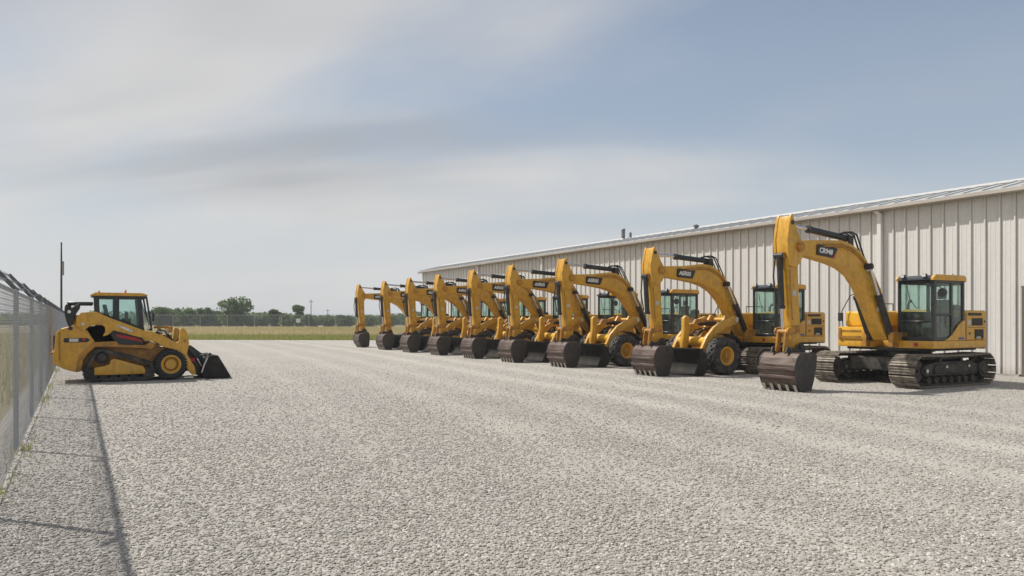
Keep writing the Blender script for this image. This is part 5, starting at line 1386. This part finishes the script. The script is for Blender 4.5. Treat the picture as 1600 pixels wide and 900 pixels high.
def zigzag_mesh(L, H, pitch, r):
    # interlinked vertical zigzag wires, triangular section
    nw = int(L / pitch)
    ns = int(H / (pitch * 0.5))
    V, T = [], []
    ang = np.array([R(90), R(210), R(330)])
    zs_ = np.linspace(0.05, H - 0.02, ns + 1)
    for w_ in range(nw):
        y0 = (w_ + 0.5) * pitch
        side_ = np.where((np.arange(ns + 1)) % 2 == 0, -1, 1) * (1 if w_ % 2 == 0 else -1)
        yy = y0 + side_ * pitch * 0.52
        xx = 0.004 * side_ * (1 if w_ % 2 == 0 else -1)
        b0 = len(V) * 1
        ring = np.stack([np.repeat(xx[:, None], 3, 1) + r * np.cos(ang)[None, :], yy[:, None] + r * 0.9 * np.sin(ang)[None, :], np.repeat(zs_[:, None], 3, 1) + r * 0.6 * np.sin(ang + 1)[None, :]], -1).reshape(-1, 3)
        V.append(ring)
        k = np.arange(ns)[:, None] * 3
        base = w_ * (ns + 1) * 3
        for e in range(3):
            e2 = (e + 1) % 3
            T.append(np.concatenate([k + e, k + e2, k + 3 + e2, k + 3 + e], 1) + base)
    return np.concatenate(V), np.concatenate(T)
v_, q_ = zigzag_mesh(4.06, FH, 0.062, 0.0019)
zz_o = np_mesh('chain_link_mesh', v_, quads=q_, mat='mesh_wire', parent=fence)
zz_o.location = (0.046, post_y[0] - 30, 0)
for y in post_y[1:-1]:
    c_ = zz_o.copy()
    C.objects.link(c_)
    c_.location = (0.046, y - 30, 0)
for o in [o for o in fence.children if o.name.startswith('chain_link_mesh')]:
    o['kind'] = 'stuff'
# weeds along the foot of the fence
def blades(pts, hgt, wid, tone, lean=0.35):
    n = len(pts)
    a = rng.uniform(0, 2 * np.pi, n)
    h = hgt * rng.uniform(0.6, 1.2, n)
    w = wid * rng.uniform(0.6, 1.3, n)
    dx, dy = np.cos(a), np.sin(a)
    la = rng.uniform(0, 2 * np.pi, n)
    ln = h * rng.uniform(0, lean, n)
    b0 = pts + np.stack([-dx * w, -dy * w, np.zeros(n)], 1)
    b1 = pts + np.stack([dx * w, dy * w, np.zeros(n)], 1)
    tip = pts + np.stack([np.cos(la) * ln, np.sin(la) * ln, h], 1)
    v = np.stack([b0, b1, tip], 1).reshape(-1, 3)
    t = np.arange(3 * n).reshape(-1, 3)
    return v, t, np.repeat(tone, 3)
n = 2600
wy = rng.uniform(6, 60, n)
wx_ = FX + rng.normal(0.03, 0.09, n)
keep = (np.sin(wy * 1.7) + np.sin(wy * 0.63 + 1) + rng.normal(0, 0.7, n)) > 0.9
wp = np.stack([wx_, wy, np.zeros(n)], 1)[keep]
v_, t_, tn_ = blades(wp, 0.13, 0.008, rng.uniform(0.0, 0.6, len(wp)))
o = np_mesh('fence_weeds', v_, tris=t_, mat='dry_grass', tone=tn_)
tag(o, 'thin weeds growing along the foot of the chain link fence', 'weeds', kind='stuff')

# ------------------------------------------------------------------ dry field, far fence, trees
def field_points(n, z0, z1, t0, t1):
    z = np.sqrt(rng.uniform(z0 ** 2, z1 ** 2, n))
    t = rng.uniform(t0, t1, n)
    X = t * z
    x = X * math.cos(YAW) + z * math.sin(YAW)
    y = -X * math.sin(YAW) + z * math.cos(YAW)
    return np.stack([x, y, np.full(n, -0.03)], 1), z
def on_field(p):
    # beyond the gravel edge (polyline) or left of the fence
    x, y = p[:, 0], p[:, 1]
    edge = np.interp(x, [-1.15, 8.0, 21.2, 60], [79.5, 73.4, 64.2, 47])
    return (y > edge + 0.15) | (x < -1.25)
p1, z1_ = field_points(52000, 66, 86, -0.56, 0.0)
k1 = on_field(p1); p1 = p1[k1]
v1, t1, n1 = blades(p1, 0.34, 0.03, np.clip(rng.normal(0.22, 0.13, len(p1)), 0, 1))
p2, _ = field_points(70000, 78, 150, -0.56, 0.02)
k2 = on_field(p2); p2 = p2[k2]
patch = 0.5 + 0.5 * np.sin(p2[:, 0] * 0.11 + 1.3 * np.sin(p2[:, 1] * 0.07))
v2, t2, n2 = blades(p2, 0.62, 0.045, np.clip(rng.normal(0.52, 0.16, len(p2)) + 0.25 * patch, 0, 1))
p3, _ = field_points(26000, 8, 90, -0.95, -0.52)
k3 = on_field(p3) & (p3[:, 0] < -1.25); p3 = p3[k3]
v3, t3, n3 = blades(p3, 0.4, 0.03, np.clip(rng.normal(0.5, 0.2, len(p3)), 0, 1))
off1, off2 = len(v1), len(v1) + len(v2)
o = np_mesh('field_grass', np.concatenate([v1, v2, v3]), tris=np.concatenate([t1, t2 + off1, t3 + off2]), mat='dry_grass', tone=np.concatenate([n1, n2, n3]))
tag(o, 'dry tan grass field with a green verge beyond the gravel', 'grass', kind='stuff')

ff = empty('boundary_fence', (*cam2world(-30, 150), 0))
tag(ff, 'distant chain link fence at the far side of the dry field', 'fence')
ffx, ffy = cam2world(-30, 150)
def ffw(X, Z):
    x, y = cam2world(X, Z)
    return (x - ffx, y - ffy)
fpost = MB().cyl((0, 0, 0), (0, 0, 2.75), 0.055, 0.055, 8).mesh('post')
Xs = [-98 + 5.3 * k for k in range(19)]
for X in Xs:
    q = ffw(X, 150)
    o = link('post', fpost, 'galvanized', ff)
    o.location = (q[0], q[1], 0)
a, b2 = ffw(Xs[0], 150), ffw(Xs[-1], 150)
MB().cyl((a[0], a[1], 2.72), (b2[0], b2[1], 2.72), 0.03, 0.03, 8).build('top_rail', 'galvanized', ff)
np_ = MB().add([(a[0], a[1], 0.1), (b2[0], b2[1], 0.1), (b2[0], b2[1], 2.7), (a[0], a[1], 2.7)], [(0, 1, 2, 3)])
np_.build('chain_link_mesh', 'far_chain_link', ff, smooth=0)
def far_sign(X, s, label):
    q = cam2world(X, 149.8)
    o = empty('fence_sign', (q[0], q[1], 0), -YAW)
    MB().box(-s / 2, s / 2, -0.02, 0.0, 1.25, 1.25 + s * 0.9).build('plate', 'decal_white', o)
    MB().box(-0.04, 0.04, 0.0, 0.06, 0, 1.3).build('stake', 'galvanized', o)
    tag(o, label, 'sign')
far_sign(-41.7, 0.85, 'small white sign on the far fence below the slim tree')
far_sign(-78.5, 0.7, 'small white sign on the far fence below the tree hedge')

def make_tree(name, X, Z, h, w, mat, lobes, label, leaf=0.34, n=2600, trunk_h=0.3, group='trees beyond the far fence', base=0.02, cat='tree'):
    x, y = cam2world(X, Z)
    root = empty(name, (x, y, 0))
    tr_ = MB()
    segs = [(0, 0, 0)]
    for k in range(1, 5):
        segs.append((random.uniform(-0.03, 0.03) * h * k / 4, random.uniform(-0.03, 0.03) * h * k / 4, h * 0.62 * k / 4))
    for k in range(4):
        tr_.cyl(segs[k], segs[k + 1], h * 0.03 * (1 - 0.2 * k), h * 0.03 * (0.8 - 0.2 * k), 8)
    for k in range(7):
        s0 = Vector(segs[2 + k % 3])
        a = k * 2.4
        tr_.cyl(s0, s0 + Vector((math.cos(a) * w * 0.32, math.sin(a) * w * 0.32, h * random.uniform(0.08, 0.24))), h * 0.012, h * 0.004, 6)
    tr_.build('trunk', 'trunk_bark', root)
    cs_, rs_ = [], []
    for k in range(lobes):
        a = rng.uniform(0, 2 * np.pi)
        zz = rng.uniform(base, 0.86)
        env = math.sin(math.pi * min(1, max(0.12, (zz - base * 0.4) / (1.08 - base * 0.4)))) ** 0.7
        rad = w * 0.5 * env * math.sqrt(rng.uniform(0.05, 0.75))
        cs_.append((math.cos(a) * rad, math.sin(a) * rad, zz * h))
        rs_.append(w * rng.uniform(0.14, 0.23))
    cs_, rs_ = np.array(cs_), np.array(rs_)
    pick = rng.integers(0, lobes, n)
    d = rng.normal(size=(n, 3)); d /= np.linalg.norm(d, axis=1)[:, None]
    rr = rs_[pick] * rng.uniform(0.45, 1.08, n)
    c = cs_[pick] + d * rr[:, None] * np.array([1, 1, 0.8])
    c[:, 2] = np.maximum(c[:, 2], 0.1)
    u = rng.normal(size=(n, 3)); u /= np.linalg.norm(u, axis=1)[:, None]
    vv = np.cross(u, rng.normal(size=(n, 3))); vv /= np.linalg.norm(vv, axis=1)[:, None]
    s = leaf * rng.uniform(0.5, 1.2, n)[:, None]
    quad = np.stack([c - u * s, c + vv * s * 0.6, c + u * s, c - vv * s * 0.6], 1).reshape(-1, 3)
    lobe_t = rng.uniform(-0.22, 0.22, lobes)
    tone = np.clip(0.5 + lobe_t[pick] + rng.normal(0, 0.18, n), 0, 1)
    np_mesh('crown', quad, quads=np.arange(4 * n).reshape(-1, 4), mat=mat, parent=root, tone=np.repeat(tone, 4))
    tag(root, label, cat, group)
    return root
def TX(px, Z): return (px - 800) / 1200 * Z
def TH(py, Z): return 1.75 + (500 - py) / 1200 * Z
trees = [
    # px centre, top py, px width, depth, material, lobes, label
    (246, 480, 38, 172, 'foliage', 22, 'leftmost hedge tree peeping out just right of the loader cab'),
    (270, 481, 36, 178, 'foliage_pale', 20, 'pale round hedge tree, second from the loader cab'),
    (294, 480, 36, 170, 'foliage', 20, 'rounded hedge tree, third from the loader cab'),
    (318, 480, 38, 176, 'foliage_dark', 22, 'dark round tree at the right end of the hedge row, left of the big tree'),
    (338, 486, 30, 182, 'foliage_pale', 14, 'low pale bush filling the gap left of the big tree'),
    (367, 464, 54, 168, 'foliage', 34, 'biggest tree on the skyline, broad and twin-crowned'),
    (392, 491, 24, 190, 'foliage_dark', 14, 'low dark bush just right of the biggest tree'),
    (409, 492, 26, 186, 'foliage_pale', 14, 'low pale bush between the biggest tree and the round bush'),
    (430, 482, 22, 170, 'foliage_dark', 18, 'small round dark tree standing midway along the far fence'),
    (448, 491, 24, 188, 'foliage', 14, 'low bush between the round tree and the slim tree'),
    (466, 473, 21, 168, 'foliage', 20, 'slim upright tree left of the thin utility pole'),
    (486, 493, 30, 192, 'foliage_dark', 14, 'low dark bush right of the slim tree'),
    (512, 494, 34, 196, 'foliage', 14, 'low green bush farther right, midway to the excavators'),
    (540, 493, 34, 194, 'foliage_dark', 14, 'low dark bush just left of the farthest excavator'),
    (572, 493, 36, 190, 'foliage', 16, 'low bush seen under the boom of the farthest excavator'),
    (606, 493, 36, 196, 'foliage_dark', 16, 'low bush seen between the two farthest excavators'),
]
for (px, top, wpx, Z, mt, lb_, lab) in trees:
    w_ = wpx / 1200 * Z
    make_tree('bush' if 'bush' in lab else 'tree', TX(px, Z), Z, TH(top, Z), w_, mt, lb_ + 10, lab, leaf=0.28, n=2800 if wpx < 40 else 5200, cat='bush' if 'bush' in lab else 'tree')
# far wood beyond, reads as one low mass
nq = 26000
X = rng.uniform(-230, 10, nq)
Zd = rng.uniform(250, 300, nq)
hp = 2.6 + 1.0 * np.sin(X * 0.13) + 0.8 * np.sin(X * 0.37 + 2) + 0.5 * np.sin(X * 0.9)
hh = rng.uniform(0, 1, nq) ** 0.8 * hp
cx_ = X * math.cos(YAW) + Zd * math.sin(YAW)
cy_ = -X * math.sin(YAW) + Zd * math.cos(YAW)
c = np.stack([cx_, cy_, hh], 1)
u = rng.normal(size=(nq, 3)); u /= np.linalg.norm(u, axis=1)[:, None]
vv = np.cross(u, rng.normal(size=(nq, 3))); vv /= np.linalg.norm(vv, axis=1)[:, None]
s = 0.75 * rng.uniform(0.5, 1.2, nq)[:, None]
quad = np.stack([c - u * s, c + vv * s * 0.6, c + u * s, c - vv * s * 0.6], 1).reshape(-1, 3)
tone = np.clip(0.4 + 0.2 * np.sin(X * 0.21) + rng.normal(0, 0.2, nq), 0, 1)
o = np_mesh('far_wood', quad, quads=np.arange(4 * nq).reshape(-1, 4), mat='foliage', tone=np.repeat(tone, 4))
tag(o, 'low green wood along the horizon behind the trees', 'wood', kind='stuff')

# poles
pp = empty('light_pole', (-1.3, 82.5, 0))
MB().cyl((0, 0, -0.1), (0, 0, 5.5), 0.10, 0.085, 10).cyl((0, 0, 5.5), (0, 0, 8.8), 0.085, 0.06, 10).build('mast', 'pole_dark', pp)
MB().box(0.05, 0.22, -0.1, 0.1, 5.9, 7.2).build('equipment_box', 'pole_grey', pp, 0.02)
MB().cyl((0, 0, 8.8), (0, 0, 8.95), 0.08, 0.05, 10).build('cap', 'pole_dark', pp)
tag(pp, 'tall thin black pole rising behind the fence left of the loader', 'pole')
q = cam2world(TX(486, 230), 230)
up = empty('utility_pole', (q[0], q[1], 0), -YAW)
MB().cyl((0, 0, 0), (0, 0, TH(468, 230)), 0.16, 0.12, 8).build('mast', 'pole_grey', up)
MB().box(-0.7, 0.7, -0.06, 0.06, TH(468, 230) - 0.7, TH(468, 230) - 0.55).build('crossarm', 'pole_grey', up)
tag(up, 'thin grey utility pole on the skyline right of the slim tree', 'pole')
q = cam2world(TX(512, 240), 240)
up2 = empty('utility_pole', (q[0], q[1], 0), -YAW)
MB().cyl((0, 0, 0), (0, 0, TH(483, 240)), 0.14, 0.1, 8).build('mast', 'pole_grey', up2)
MB().box(-0.6, 0.6, -0.06, 0.06, TH(483, 240) - 0.5, TH(483, 240) - 0.36).build('crossarm', 'pole_grey', up2)
tag(up2, 'short utility pole on the skyline left of the farthest excavator', 'pole')

# ------------------------------------------------------------------ summer haze low over the plain
m = bpy.data.materials.new('haze_air')
m.use_nodes = True
nt = m.node_tree
nt.nodes.clear()
ho = nd(nt, 'ShaderNodeOutputMaterial')
hv = nd(nt, 'ShaderNodeVolumePrincipled')
hv.inputs['Color'].default_value = (0.86, 0.91, 0.95, 1)
hv.inputs['Density'].default_value = 0.0006
nt.links.new(hv.outputs[0], ho.inputs['Volume'])
M['haze_air'] = m
hz = MB().box(-3050, 3050, -3050, 3050, -1.4, 10.5).build('haze', 'haze_air', smooth=0)
tag(hz, kind='stuff')
